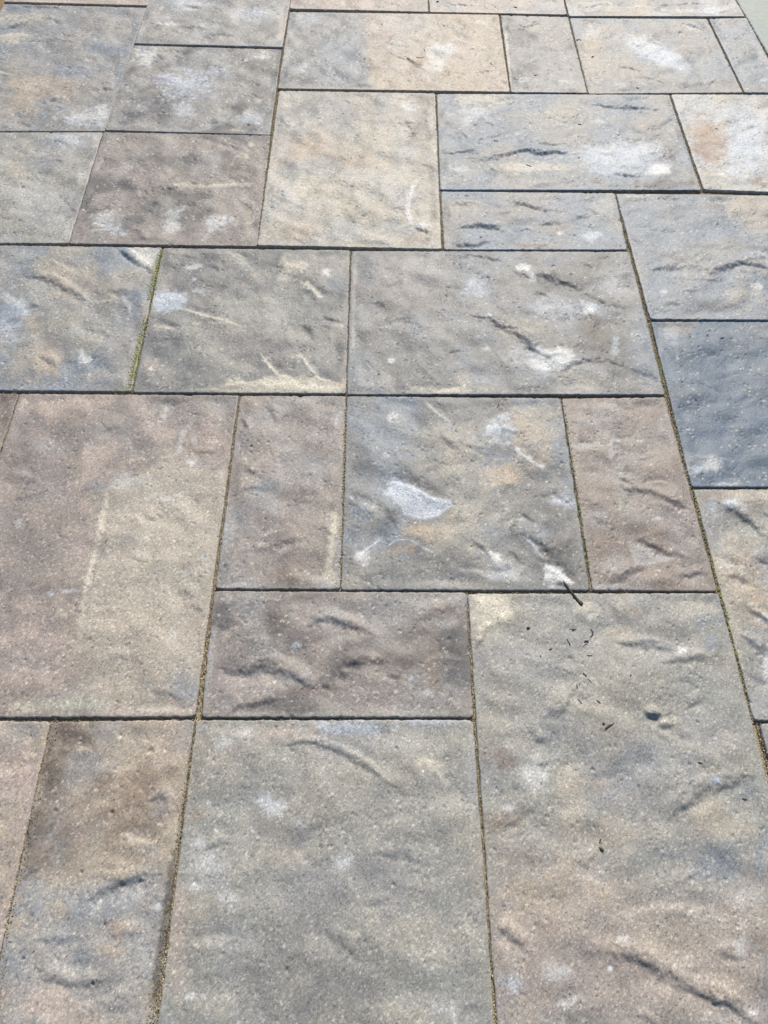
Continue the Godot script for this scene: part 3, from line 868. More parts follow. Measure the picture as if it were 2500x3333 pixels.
	ridge([0.6285, -1.6492, 0.6683, -1.6558, 0.7045, -1.6647], 0.0091, 0.0051)
	ridge([0.5397, -1.616, 0.5712, -1.6212, 0.6066, -1.6265], 0.009, 0.0051)
	ridge([0.3292, -1.7341, 0.3781, -1.7596, 0.4255, -1.7555], 0.0104, 0.0043)
	ridge([0.7838, -1.7546, 0.8121, -1.7305, 0.8402, -1.7067], 0.0104, 0.0034)
	ridge([0.7649, -1.7915, 0.8141, -1.7987], 0.0094, -0.0034)
	finish()
	slab(Vector2(0.9159, -1.8255), Vector2(1.5234, -1.8275), Vector2(1.5234, -1.2225), Vector2(0.9209, -1.2184), 0.0037, 0.0005, ["bluegrey", "grey", "bluegrey"])
	spot(1.3579, -1.7773, 0.1363, -0.0025, -0.0238, 0.0922, "tan", 0.9)
	spot(1.3643, -1.6797, 0.0954, -0.0016, -0.0157, 0.0594, "tan", 0.6)
	spot(1.2896, -1.3698, 0.025, -0.0004, -0.0049, 0.0183, "white", 0.96)
	spot(0.9835, -1.3343, 0.0194, -0.0003, -0.0026, 0.0129, "white", 0.72)
	spot(1.2257, -1.3223, 0.0793, -0.0011, -0.013, 0.0509, "tan", 0.6)
	spot(1.0034, -1.6497, 0.1132, -0.0019, -0.0247, 0.1298, "bluegrey", 0.84)
	stripe([0.9365, -1.8073, 1.0106, -1.8149, 1.079, -1.8327, 1.1269, -1.8285], 0.0073, "cream", 0.6875)
	spot(1.1692, -1.5197, 0.1104, -0.0017, -0.0192, 0.0827, "grey", 0.6)
	spot(1.1487, -1.2755, 0.1743, -0.0024, -0.009, 0.0375, "mauve", 0.42)
	spot(1.2548, -1.7507, 0.029, -0.0005, -0.0073, 0.0308, "dark", 0.6)
	spot(1.3349, -1.5111, 0.0368, -0.0006, -0.0075, 0.0278, "blue white", 0.528)
	stripe([0.9214, -1.5837, 0.9239, -1.4282, 0.9205, -1.2525], 0.0079, "buff", 0.5)
	ridge([0.9642, -1.4439, 1.0097, -1.4467, 1.0491, -1.456, 1.0802, -1.4608], 0.0098, 0.0068)
	ridge([1.141, -1.4143, 1.1788, -1.432, 1.2142, -1.4542, 1.2521, -1.47, 1.2851, -1.4662, 1.3125, -1.4557, 1.3484, -1.4519], 0.0121, 0.0119)
	ridge([1.0542, -1.7893, 1.1135, -1.803, 1.1595, -1.7912], 0.0118, 0.006)
	ridge([1.2817, -1.4826, 1.3248, -1.5021, 1.3635, -1.5071], 0.0111, 0.0068)
	ridge([1.0668, -1.3982, 1.1403, -1.3951, 1.2185, -1.4111], 0.0097, 0.0034)
	ridge([0.9685, -1.6729, 1.0023, -1.6438, 1.0693, -1.6273], 0.0114, 0.0034)
	ridge([1.2445, -1.7753, 1.2584, -1.7323], 0.0105, 0.0051)
	ridge([0.9608, -1.8077, 1.0362, -1.8218, 1.1187, -1.8284], 0.0106, -0.0051)
	ridge([0.9677, -1.2731, 1.0277, -1.2839], 0.0084, 0.0034)
	finish("blue grey paving slab with long dark ripples and a tan corner")
	slab(Vector2(-1.2184, -1.5225), Vector2(-0.6125, -1.5209), Vector2(-0.6053, -0.9184), Vector2(-1.2184, -0.9175), 0.0032, 0.001, ["grey", "bluegrey", "khaki"])
	spot(-0.9038, -1.3902, 0.13, -0.0019, 0.0201, 0.0899, "buff", 0.78)
	spot(-0.6512, -1.4854, 0.0665, 0.0404, -0.0084, 0.0554, "cream", 1)
	spot(-0.9418, -1.1889, 0.038, -0.0005, 0.0254, 0.1049, "tan", 0.78)
	spot(-1.0155, -1.2071, 0.0829, -0.0011, 0.0332, 0.1285, "blue white", 0.6336)
	spot(-0.7618, -1.0411, 0.0216, -0.0003, 0.0062, 0.0299, "white", 1)
	spot(-0.8492, -0.9976, 0.0395, -0.0004, 0.0124, 0.0538, "tan", 0.6)
	spot(-0.7843, -0.9422, 0.1797, -0.0019, 0.006, 0.0274, "bluegrey", 0.72)
	spot(-0.7294, -1.163, 0.1072, -0.0014, 0.0223, 0.115, "khaki", 0.6)
	spot(-1.0595, -1.4627, 0.0702, -0.0011, 0.0136, 0.0534, "pale", 0.6)
	spot(-0.8052, -1.4775, 0.053, -0.0008, 0.008, 0.0405, "bluegrey", 0.6)
	spot(-0.8595, -1.4549, 0.0352, -0.0005, 0.0084, 0.0401, "bluegrey", 0.6)
	spot(-0.6644, -1.071, 0.0646, -0.0008, 0.0162, 0.0886, "grey", 0.72)
	spot(-0.7537, -1.325, 0.0256, -0.0004, 0.0049, 0.0253, "buff", 0.6)
	spot(-0.9548, -1.0496, 0.0559, -0.0007, 0.0167, 0.066, "khaki", 0.48)
	stripe([-0.6168, -1.5025, -0.6199, -1.405, -0.6195, -1.2914], 0.0142, "moss", 0.625)
	stripe([-0.6176, -1.1455, -0.6142, -1.0536, -0.6125, -0.9483], 0.0131, "moss", 0.6875)
	spot(-0.625, -0.9269, 0.0468, -0.0005, 0.0023, 0.0126, "moss", 0.6)
	ridge([-0.7523, -1.5114, -0.7208, -1.481, -0.682, -1.449, -0.6524, -1.4258, -0.6268, -1.4028], 0.0106, 0.0088)
	ridge([-1.0049, -1.3751, -0.9714, -1.3704, -0.9417, -1.3666, -0.9088, -1.3485, -0.8782, -1.3233, -0.8483, -1.3003, -0.82, -1.2836, -0.7984, -1.2819], 0.0103, 0.0088)
	ridge([-0.7978, -1.2789, -0.7579, -1.2735, -0.7242, -1.2819, -0.6761, -1.2906], 0.0102, -0.0054)
	ridge([-0.8915, -1.0503, -0.8673, -1.0327, -0.8351, -1.0083], 0.0087, 0.0054)
	ridge([-0.9501, -1.1115, -0.9222, -1.1361, -0.8861, -1.1572], 0.0089, -0.0047)
	ridge([-0.8833, -1.0866, -0.8417, -1.1427], 0.0089, -0.0027)
	ridge([-1.0709, -1.2851, -1.0237, -1.2658, -0.9696, -1.2174], 0.0142, -0.0034)
	ridge([-0.6956, -1.2803, -0.6691, -1.2509, -0.657, -1.2216], 0.0092, -0.0034)
	ridge([-0.8869, -0.9625, -0.8275, -0.9891, -0.8025, -1.0876], 0.0095, -0.0027)
	shard([-0.7162, -1.5176, -0.6185, -1.5136, -0.6267, -1.4477, -0.6443, -1.4206, -0.6743, -1.447], 0.0104, "white", 0.7)
	spot(-0.8706, -1.0327, 0.0638, -0.0007, 0.0229, 0.0975, "peach", 0.6)
	spot(-0.8709, -1.3387, 0.1028, -0.0015, 0.0165, 0.0755, "tan", 0.6)
	finish("grey paving slab with a cracked white corner beside the mossy joint")
	slab(Vector2(-0.6077, -1.5166), Vector2(-0.0023, -1.5159), Vector2(-0.0003, -0.9146), Vector2(-0.6014, -0.914), 0.0032, 0.0015, ["dark grey", "khaki", "grey"])
	spot(-0.551, -1.2843, 0.068, -0.0009, 0.0073, 0.0495, "blue white", 0.9504)
	spot(-0.5779, -1.2521, 0.0379, -0.0005, 0.0066, 0.0427, "blue white", 0.6336)
	spot(-0.5033, -1.4334, 0.0334, -0.0005, 0.0023, 0.0173, "white", 0.8448)
	spot(-0.1867, -1.4275, 0.0706, -0.0011, 0.0037, 0.0581, "cream", 0.72)
	spot(-0.0732, -1.4068, 0.0211, -0.0003, 0.0009, 0.0238, "white", 1)
	stripe([-0.1467, -1.3699, -0.1159, -1.3341, -0.0868, -1.2938], 0.0097, "cream", 0.8125)
	stripe([-0.5139, -1.248, -0.4396, -1.2167, -0.3814, -1.1961, -0.3231, -1.1701], 0.0063, "cream", 0.75)
	stripe([-0.2513, -1.0578, -0.2282, -1.0223, -0.1952, -0.9831, -0.158, -0.9704], 0.007, "cream", 0.875)
	stripe([-0.157, -1.0634, -0.1292, -1.0502, -0.1034, -1.006, -0.0786, -0.9713, -0.0384, -0.9588], 0.007, "cream", 0.875)
	spot(-0.1959, -0.9459, 0.2291, -0.0024, 0.002, 0.0276, "cream", 0.9)
	spot(-0.1308, -0.9578, 0.1347, -0.0014, 0.0014, 0.0256, "cream", 0.6)
	spot(-0.0281, -0.9477, 0.0269, -0.0003, 0.0007, 0.0234, "orange", 0.72)
	spot(-0.0129, -1.0426, 0.0113, -0.0001, 0.0021, 0.077, "tan", 0.84)
	spot(-0.5635, -1.0096, 0.0398, -0.0004, 0.0063, 0.0392, "pink", 0.72)
	spot(-0.5588, -1.0009, 0.0159, -0.0002, 0.0023, 0.0142, "white", 0.84)
	spot(-0.0519, -1.3609, 0.0383, -0.0006, 0.002, 0.059, "bluegrey", 0.72)
	spot(-0.4566, -1.1856, 0.0216, -0.0003, 0.0015, 0.0119, "cream", 0.72)
	spot(-0.4877, -1.3702, 0.0087, -0.0001, 0.0015, 0.0117, "blue white", 0.96)
	spot(-0.4706, -1.3219, 0.0223, -0.0003, 0.0016, 0.0127, "blue white", 0.6)
	spot(-0.2562, -1.2864, 0.1539, -0.0021, 0.0118, 0.1456, "khaki", 0.6)
	spot(-0.5244, -1.1279, 0.0738, -0.0009, 0.0085, 0.0574, "dark", 0.36)
	spot(-0.031, -1.1529, 0.0332, -0.0004, 0.0014, 0.0467, "cream", 0.48)
	spot(-0.3014, -1.3939, 0.0175, -0.0003, 0.0016, 0.0184, "tan", 0.84)
	spot(-0.5575, -1.1652, 0.0496, -0.0006, 0.0025, 0.0165, "cream", 0.48)
	spot(-0.0816, -1.0418, 0.0566, -0.0007, 0.0029, 0.0661, "khaki", 0.48)
	ridge([-0.4094, -1.5147, -0.3684, -1.4789, -0.3356, -1.4468, -0.295, -1.4046], 0.0118, -0.0047)
	ridge([-0.1431, -1.1762, -0.1211, -1.1536, -0.0973, -1.1192], 0.009, 0.0047)
	ridge([-0.6032, -1.1913, -0.5582, -1.1699, -0.507, -1.1497], 0.009, -0.0041)
	ridge([-0.5139, -1.248, -0.4396, -1.2167, -0.3814, -1.1961, -0.3231, -1.1701], 0.0091, -0.0047)
	ridge([-0.2513, -1.0578, -0.2282, -1.0223, -0.1952, -0.9831, -0.158, -0.9704], 0.0096, -0.0054)
	ridge([-0.1292, -1.0502, -0.1034, -1.006, -0.0786, -0.9713, -0.0384, -0.9588], 0.0086, -0.0047)
	ridge([-0.1224, -1.1803, -0.0738, -1.1828, -0.0249, -1.1796], 0.0091, -0.0041)
	ridge([-0.1537, -1.3646, -0.1156, -1.3269, -0.0854, -1.2938], 0.0094, -0.0041)
	ridge([-0.3903, -0.9252, -0.295, -0.9517, -0.1976, -0.97], 0.0095, -0.0034)
	ridge([-0.5761, -1.1087, -0.5244, -1.1279, -0.4821, -1.1192], 0.0099, 0.0027)
	shard([-0.5943, -1.312, -0.5501, -1.3025, -0.5081, -1.3081, -0.5011, -1.283, -0.5189, -1.2579, -0.5568, -1.2524, -0.5748, -1.2325, -0.5955, -1.2519, -0.6018, -1.2917], 0.0085, "blue white", 0.6)
	shard([-0.4293, -0.9248, -0.3273, -0.9471, -0.2431, -0.9609, -0.191, -0.9701, -0.1317, -0.9751, -0.0517, -0.9629, -0.0114, -0.9376, -0.0174, -0.9189, -0.324, -0.9157], 0.0091, "cream", 0.6)
	finish("grey paving slab with a buff root shaped stain along its lower edge")
	slab(Vector2(0, -1.5131), Vector2(0.91, -1.5245), Vector2(0.9075, -0.9207), Vector2(0.0012, -0.9113), 0.0032, 0.002, ["dark grey", "grey", "bluegrey"])
	shard([0.6937, -1.2693, 0.7438, -1.2205, 0.8476, -1.1639, 0.8353, -1.0165, 0.7751, -0.9806, 0.6912, -1.0507, 0.6612, -1.1332, 0.6984, -1.2005], 0.036, "dark", 0.45)
	spot(0.4056, -1.3519, 0.0701, -0.001, -0.0044, 0.064, "blue white", 0.6336)
	spot(0.5563, -1.4355, 0.0268, -0.0004, -0.0035, 0.0348, "white", 1)
	spot(0.739, -1.26, 0.0397, -0.0005, -0.0065, 0.0445, "blue white", 0.9504)
	spot(0.6362, -1.2686, 0.0949, -0.0013, -0.0076, 0.0617, "blue white", 0.528)
	spot(0.5751, -1.0493, 0.091, 0.0302, -0.017, 0.0563, "blue white", 0.792)
	spot(0.6354, -1.0682, 0.0412, -0.0005, -0.0044, 0.0339, "white", 0.9504)
	spot(0.6059, -1.0228, 0.0488, -0.0006, -0.0025, 0.02, "white", 0.528)
	spot(0.8794, -1.0894, 0.0498, -0.0006, -0.0349, 0.1873, "bluegrey", 0.84)
	spot(0.796, -1.1069, 0.02, -0.0002, -0.0076, 0.046, "blue white", 0.6)
	spot(0.7401, -1.1721, 0.0592, -0.0007, -0.0158, 0.1052, "brown dark", 0.66)
	spot(0.6796, -1.382, 0.1241, -0.0018, -0.0078, 0.0598, "dark", 0.84)
	spot(0.5268, -1.179, 0.1013, -0.0013, -0.0059, 0.0592, "buff", 0.54)
	spot(0.6932, -0.971, 0.1047, -0.0011, -0.0072, 0.0494, "buff", 0.6)
	spot(0.393, -0.9764, 0.0722, -0.0008, -0.0036, 0.0495, "bluegrey", 0.72)
	spot(0.2842, -0.9305, 0.1347, -0.0014, -0.0008, 0.0169, "cream", 0.72)
	spot(0.3257, -0.967, 0.032, -0.0003, -0.0018, 0.0322, "buff", 0.6)
	spot(0.2189, -1.4499, 0.1608, -0.0025, -0.0021, 0.0798, "pale", 0.3)
	spot(0.0175, -1.3412, 0.0295, -0.0004, 0.0009, 0.051, "mauve", 0.72)
	spot(0.4288, -1.2262, 0.0136, -0.0002, -0.0009, 0.0122, "blue white", 0.96)
	spot(0.5781, -1.3964, 0.016, -0.0002, -0.0034, 0.0316, "white", 0.6)
	spot(0.1514, -1.3953, 0.1058, -0.0016, -0.0024, 0.202, "mauve", 0.48)
	spot(0.2496, -1.2633, 0.1371, -0.0019, -0.0026, 0.0735, "mauve", 0.36)
	spot(0.1269, -1.0442, 0.0146, -0.0002, -0.0001, 0.0157, "white", 0.84)
	spot(0.8256, -1.3736, 0.062, -0.0009, -0.0105, 0.0648, "blue white", 0.3168)
	spot(0.4079, -1.0884, 0.0165, -0.0002, -0.0008, 0.0115, "white", 0.6)
	stripe([0.0148, -1.4904, 0.0148, -1.2902, 0.0149, -1.0073], 0.0086, "pale", 0.625)
	ridge([0.3364, -1.4921, 0.3699, -1.4882, 0.4076, -1.4899, 0.4447, -1.4839, 0.488, -1.4627], 0.0098, 0.0067)
	ridge([0.5213, -1.42, 0.5491, -1.4012, 0.5803, -1.3827], 0.0096, 0.0041)
	ridge([0.5801, -1.4145, 0.6295, -1.3939, 0.6774, -1.3652, 0.7113, -1.3449, 0.7329, -1.3328], 0.0128, 0.0061)
	ridge([0.7151, -1.3202, 0.741, -1.2982, 0.7735, -1.2744, 0.8136, -1.256, 0.8582, -1.2447], 0.0094, -0.0061)
	ridge([0.379, -1.2236, 0.4168, -1.2085, 0.4576, -1.1896, 0.4903, -1.1632, 0.5216, -1.1268, 0.5461, -1.0964, 0.5706, -1.0692], 0.0132, 0.0095)
	ridge([0.628, -1.0106, 0.664, -1.027, 0.697, -1.0435, 0.7313, -1.0457, 0.7652, -1.0443, 0.8127, -1.0234], 0.0099, 0.0067)
	ridge([0.8164, -1.0056, 0.8498, -0.9849, 0.9016, -0.9576], 0.0088, -0.0054)
	ridge([0.2014, -1.045, 0.2274, -1.0097, 0.2628, -0.9733], 0.0088, -0.0041)
	ridge([0.1174, -1.1833, 0.142, -1.1971, 0.1669, -1.2149], 0.0092, 0.0047)
	ridge([0.1073, -1.3404, 0.1364, -1.3532, 0.1585, -1.3765], 0.0095, 0.0034)
	ridge([0.7282, -1.2598, 0.7382, -1.2303, 0.7239, -1.1815], 0.0103, 0.0041)
	ridge([0.4952, -1.1406, 0.5184, -1.0943, 0.5401, -1.0399], 0.01, -0.0041)
	ridge([0.5469, -0.9781, 0.5731, -0.974], 0.0078, -0.0027)
	ridge([0.2861, -1.2838, 0.3369, -1.2946, 0.3965, -1.326], 0.0125, -0.0027)
	pit(0.5067, -1.1739, 0.0049, 0.003)
	ridge([0.5819, -1.0494, 0.6246, -1.0635, 0.6502, -1.0502], 0.0079, 0.0027)
	ridge([0.4205, -1.3573, 0.4518, -1.3839], 0.0096, -0.0041)
	shard([0.5138, -1.0486, 0.5562, -1.0627, 0.5862, -1.0859, 0.6286, -1.0956, 0.6654, -1.0868, 0.6524, -1.0412, 0.6245, -1.0097, 0.5913, -1.0138, 0.5372, -1.0131], 0.0109, "white", 0.6)
	shard([0.7138, -1.2847, 0.7528, -1.2802, 0.7518, -1.2502, 0.7246, -1.235], 0.0065, "white", 0.6)
	shard([0.8528, -1.1735, 0.901, -1.3024, 0.9078, -1.2227, 0.9098, -0.982, 0.8945, -0.9386, 0.8421, -1.0166], 0.0099, "bluegrey", 0.6)
	finish("wide grey paving slab with branching dark furrows and white blotches")
	slab(Vector2(0.9209, -1.21), Vector2(1.5234, -1.2175), Vector2(1.5234, -0.6125), Vector2(0.9144, -0.6098), 0.0032, 0, ["slate", "slate", "slate"])
	spot(0.9885, -0.6866, 0.0451, -0.0004, -0.0079, 0.0337, "white", 0.8448)
	spot(0.9405, -0.6674, 0.0299, -0.0002, -0.0042, 0.0186, "blue white", 0.528)
	spot(1.0158, -0.6194, 0.0592, -0.0004, -0.0022, 0.0091, "white", 0.528)
	spot(0.9725, -1.156, 0.0338, -0.0004, -0.0121, 0.0587, "blue white", 0.4224)
	spot(0.9936, -1.1898, 0.0767, -0.001, -0.009, 0.0431, "mauve", 0.72)
	spot(0.928, -1.1084, 0.0117, -0.0001, -0.0267, 0.1352, "pale", 0.36)
	spot(0.9205, -0.6898, 0.0271, -0.0002, -0.0101, 0.0466, "pale", 0.48)
	spot(1.1981, -1.1588, 0.1188, -0.0015, -0.0122, 0.0472, "grey", 0.36)
	spot(0.9705, -1.063, 0.0066, -0.0001, -0.0043, 0.0204, "white", 0.6)
	ridge([0.9995, -1.0542, 1.0678, -1.0824, 1.1266, -1.0969], 0.0121, 0.0022)
	ridge([0.9248, -0.6525, 0.9609, -0.6751], 0.0082, -0.0027)
	finish("smooth dark slate blue paving slab with a small white patch")
	slab(Vector2(-1.5234, -0.9125), Vector2(-0.919, -0.9093), Vector2(-0.9166, -0.3075), Vector2(-1.5234, -0.3075), 0.0032, 0, ["brown", "mauve", "brown"])
	finish("brown paving slab mostly cut off at the border")
	slab(Vector2(-0.9154, -0.9072), Vector2(-0.3026, -0.9079), Vector2(-0.3077, -0.0052), Vector2(-0.9134, -0.0025), 0.0032, 0.0005, ["mauve", "pink", "mauve"])
	shard([-0.6039, -0.5934, -0.5609, -0.6369, -0.4699, -0.6744, -0.3087, -0.6535, -0.3043, -0.5052, -0.2994, -0.3127, -0.3011, -0.1897, -0.3109, -0.0595, -0.4867, -0.0436, -0.5711, -0.0589, -0.5933, -0.1886, -0.6043, -0.3604, -0.6103, -0.4897], 0.0238, "khaki tan", 0.85)
	spot(-0.4592, -0.4508, 0.1931, -0.0012, 0.0428, 0.2728, "khaki tan", 1)
	spot(-0.4557, -0.2233, 0.1678, -0.0007, 0.0295, 0.177, "khaki tan", 0.72)
	spot(-0.478, -0.1666, 0.1775, -0.0006, 0.0302, 0.1711, "tan", 0.9)
	spot(-0.7047, -0.2109, 0.1087, -0.0004, 0.0267, 0.1101, "pink", 0.84)
	spot(-0.782, -0.4358, 0.1365, -0.0008, 0.0386, 0.1553, "mauve", 0.6)
	spot(-0.5707, -0.0332, 0.1942, -0.0004, 0.0062, 0.0291, "pale khaki", 0.9)
	spot(-0.3434, -0.0725, 0.0493, -0.0001, 0.0063, 0.0452, "bluegrey", 0.72)
	spot(-0.3715, -0.0209, 0.0667, -0.0001, 0.0013, 0.0089, "cream", 0.84)
	spot(-0.6892, -0.0227, 0.0724, -0.0001, 0.0038, 0.0151, "cream", 0.72)
	stripe([-0.6062, -0.5898, -0.6069, -0.5168, -0.6058, -0.4239, -0.6069, -0.3541, -0.6038, -0.2693, -0.597, -0.2113], 0.01, "cream", 0.75)
	stripe([-0.5944, -0.1442, -0.5933, -0.1886, -0.6012, -0.2517], 0.0095, "cream", 0.4375)
	spot(-0.6321, -0.6003, 0.0429, -0.0003, 0.0031, 0.016, "bluegrey", 0.6)
	spot(-0.5583, -0.6224, 0.0649, -0.0005, 0.0063, 0.0357, "pale", 0.72)
	spot(-0.4773, -0.5661, 0.0427, -0.0003, 0.0016, 0.0105, "white", 0.5808)
	spot(-0.4255, -0.577, 0.0143, -0.0001, 0.001, 0.007, "white", 0.72)
	stripe([-0.4217, -0.8179, -0.4352, -0.7781, -0.4443, -0.7315, -0.4421, -0.6936], 0.0121, "pale", 0.6875)
	stripe([-0.4888, -0.8948, -0.5006, -0.8575, -0.5053, -0.8051], 0.0077, "pale", 0.625)
	spot(-0.4061, -0.7472, 0.012, -0.0001, 0.0028, 0.0211, "white", 0.6)
	spot(-0.7747, -0.7286, 0.0887, -0.0008, 0.0086, 0.0377, "grey", 0.6)
	spot(-0.6497, -0.7528, 0.1044, -0.0009, 0.0111, 0.0571, "grey", 0.48)
	spot(-0.3465, -0.8838, 0.0465, -0.0005, 0.0046, 0.041, "grey", 0.6)
	spot(-0.7653, -0.8549, 0.0917, -0.0009, 0.0088, 0.0403, "pink", 0.6)
	spot(-0.8187, -0.8382, 0.0091, -0.0001, 0.0028, 0.0121, "pink", 0.84)
	spot(-0.6189, -0.7376, 0.0119, -0.0001, 0.0025, 0.0134, "pink", 0.96)
	spot(-0.4033, -0.679, 0.0132, -0.0001, 0.0022, 0.0167, "white", 0.72)
	spot(-0.6418, -0.302, 0.0224, -0.0001, 0.002, 0.009, "white", 0.6336)
	spot(-0.6859, -0.2957, 0.0105, 0, 0.0024, 0.0105, "blue white", 0.72)
	spot(-0.8124, -0.4884, 0.0125, -0.0001, 0.0055, 0.0216, "pale", 0.72)
	spot(-0.4388, -0.3563, 0.008, 0, 0.0024, 0.0155, "pale", 0.84)
	spot(-0.3763, -0.3491, 0.0161, -0.0001, 0.0013, 0.0093, "pale", 0.84)
	spot(-0.3879, -0.2007, 0.0141, -0.0001, 0.0017, 0.0113, "white", 0.6)
	spot(-0.6471, -0.2399, 0.0168, -0.0001, 0.0023, 0.0101, "cream", 0.6)
	spot(-0.3371, -0.3933, 0.0068, 0, 0.002, 0.0158, "blue white", 0.6)
	spot(-0.4216, -0.0802, 0.0148, 0, 0.0019, 0.0118, "pale", 0.6)
	spot(-0.641, -0.064, 0.0086, 0, 0.0015, 0.0065, "pink", 0.96)
	spot(-0.481, -0.0959, 0.0149, 0, 0.0017, 0.0093, "pale", 0.6)
	spot(-0.5223, -0.4504, 0.055, -0.0003, 0.0043, 0.0244, "khaki", 0.6)
	spot(-0.5822, -0.4047, 0.0271, -0.0002, 0.0046, 0.0238, "khaki", 0.6)
	spot(-0.8265, -0.6388, 0.0649, -0.0005, 0.0045, 0.0181, "pale", 0.48)
	ridge([-0.5842, -0.7689, -0.5519, -0.8007, -0.5332, -0.841], 0.0128, 0.002)
	ridge([-0.4869, -0.8948, -0.5006, -0.8575, -0.5079, -0.8011], 0.0102, -0.0027)
	ridge([-0.4204, -0.8179, -0.4352, -0.7781, -0.4443, -0.7315, -0.4421, -0.6936], 0.0109, -0.0027)
	ridge([-0.605, -0.5898, -0.6069, -0.5168, -0.6058, -0.4239, -0.6069, -0.3541, -0.6038, -0.2693], 0.0082, -0.0027)
	ridge([-0.5196, -0.1362, -0.494, -0.139, -0.4723, -0.1347], 0.0053, 0.0027)
	ridge([-0.573, -0.246, -0.5402, -0.2438, -0.5087, -0.2492], 0.007, 0.002)
	ridge([-0.6254, -0.1661, -0.6085, -0.1607], 0.0053, 0.0027)
	pit(-0.6228, -0.2645, 0.0045, 0.003)
	pit(-0.5704, -0.1803, 0.0045, 0.0025)
	pit(-0.7092, -0.1329, 0.0045, 0.003)
	ridge([-0.6741, -0.1494, -0.6832, -0.1222, -0.6882, -0.0795], 0.009, 0.002)
	shard([-0.6039, -0.5934, -0.5609, -0.6369, -0.4699, -0.6744, -0.3087, -0.6535, -0.3043, -0.5052, -0.2994, -0.3127, -0.3011, -0.1897, -0.3109, -0.0595, -0.4867, -0.0436, -0.5711, -0.0589, -0.5933, -0.1886, -0.6043, -0.3604, -0.6103, -0.4897], 0.0536, "pale", 0.2)
	finish("largest mauve and tan paving slab with a straight cream stripe")
	slab(Vector2(-0.2986, -0.9069), Vector2(-0.001, -0.9088), Vector2(0, -0.311), Vector2(-0.2996, -0.3112), 0.0032, 0.0005, ["mauve", "grey", "mauve"])
	stripe([-0.0184, -0.5414, -0.0221, -0.4734, -0.028, -0.395, -0.0341, -0.3323], 0.0137, "cream", 0.8125)
	spot(-0.0289, -0.3447, 0.0336, -0.0002, 0.0014, 0.0383, "cream", 0.6)
	spot(-0.1362, -0.3566, 0.1214, -0.0006, 0.0031, 0.0462, "brown", 0.48)
	spot(-0.2131, -0.6034, 0.0505, -0.0004, 0.0022, 0.0266, "bluegrey", 0.6)
	spot(-0.2394, -0.3221, 0.08, -0.0004, 0.0011, 0.0107, "pale", 0.72)
	spot(-0.3022, -0.5395, 0.0212, -0.0001, 0.0111, 0.1008, "blue white", 0.3)
	spot(-0.0826, -0.7734, 0.0529, -0.0005, 0.0014, 0.0292, "white", 0.3168)
	spot(-0.1272, -0.8943, 0.117, -0.0012, 0.0009, 0.0166, "pale", 0.48)
	spot(-0.2482, -0.8682, 0.0464, -0.0005, 0.0053, 0.0607, "mauve", 0.6)
	spot(-0.1458, -0.4136, 0.0205, -0.0001, 0.0008, 0.0112, "white", 0.48)
	spot(-0.0784, -0.3259, 0.0334, -0.0002, 0.0008, 0.0153, "mauve", 0.72)
	spot(-0.0271, -0.8136, 0.0229, -0.0002, 0.0019, 0.0591, "pale", 0.48)
	spot(-0.1912, -0.7108, 0.0594, -0.0005, 0.0028, 0.0375, "pink", 0.36)
	ridge([-0.2894, -0.8288, -0.2813, -0.8112, -0.2643, -0.7781], 0.0083, 0.0047)
	ridge([-0.2162, -0.8702, -0.2019, -0.8361, -0.1886, -0.8025], 0.0093, 0.0034)
	ridge([-0.2641, -0.6652, -0.2504, -0.6491, -0.234, -0.6361], 0.0088, 0.0041)
	ridge([-0.2177, -0.4523, -0.1333, -0.4861], 0.0101, -0.0022)
	ridge([-0.2591, -0.4065, -0.2148, -0.4197, -0.1574, -0.4161], 0.0066, 0.002)
	ridge([-0.2598, -0.5888, -0.2185, -0.5963, -0.1825, -0.5965], 0.0078, 0.0022)
	pit(-0.2374, -0.6397, 0.0045, 0.003)
	pit(-0.2063, -0.7451, 0.0045, 0.003)
	pit(-0.0481, -0.6176, 0.0045, 0.003)
	finish("narrow mauve paving slab with a cream strip down one edge")
	slab(Vector2(0.0013, -0.9078), Vector2(0.6059, -0.9061), Vector2(0.6024, -0.3106), Vector2(0.0014, -0.3094), 0.0032, 0.0015, ["dark grey", "bluegrey", "khaki"])
	shard([0.433, -0.4762, 0.5128, -0.4567, 0.6053, -0.4908, 0.5928, -0.323, 0.4635, -0.3224, 0.4016, -0.3846], 0.0293, "dark", 0.4)
	spot(0.4891, -0.8024, 0.1154, -0.0011, -0.0116, 0.1162, "tan", 0.84)
	spot(0.3121, -0.7227, 0.0977, -0.0008, -0.0062, 0.1115, "buff", 0.6)
	spot(0.5432, -0.717, 0.0452, -0.0004, -0.0066, 0.0565, "peach", 0.6)
	spot(0.4219, -0.8018, 0.0476, -0.0004, -0.0046, 0.0551, "blue white", 0.8976)
	spot(0.4414, -0.8423, 0.031, -0.0003, -0.0018, 0.0203, "blue white", 0.6336)
	spot(0.1439, -0.7598, 0.0908, -0.0008, -0.0013, 0.1135, "bluegrey", 1)
	spot(0.1319, -0.8312, 0.0385, -0.0004, -0.0002, 0.0221, "white", 0.6336)
	stripe([0.4576, -0.7393, 0.4739, -0.7126, 0.5023, -0.6864, 0.5368, -0.6627], 0.0084, "white", 0.75)
	spot(0.4242, -0.6446, 0.0885, -0.0007, -0.0044, 0.0508, "peach", 0.9)
	spot(0.1954, -0.5639, 0.0748, 0.0249, -0.0091, 0.0335, "blue white", 0.3168)
	spot(0.1419, -0.5989, 0.058, -0.0004, -0.0005, 0.0407, "blue white", 0.7392)
	spot(0.1987, -0.4681, 0.049, -0.0003, -0.0008, 0.0281, "orange", 0.72)
	spot(0.1456, -0.4185, 0.0483, -0.0003, -0.0003, 0.0241, "orange", 0.6)
	spot(0.269, -0.4752, 0.0281, -0.0002, -0.0024, 0.0495, "peach", 0.6)
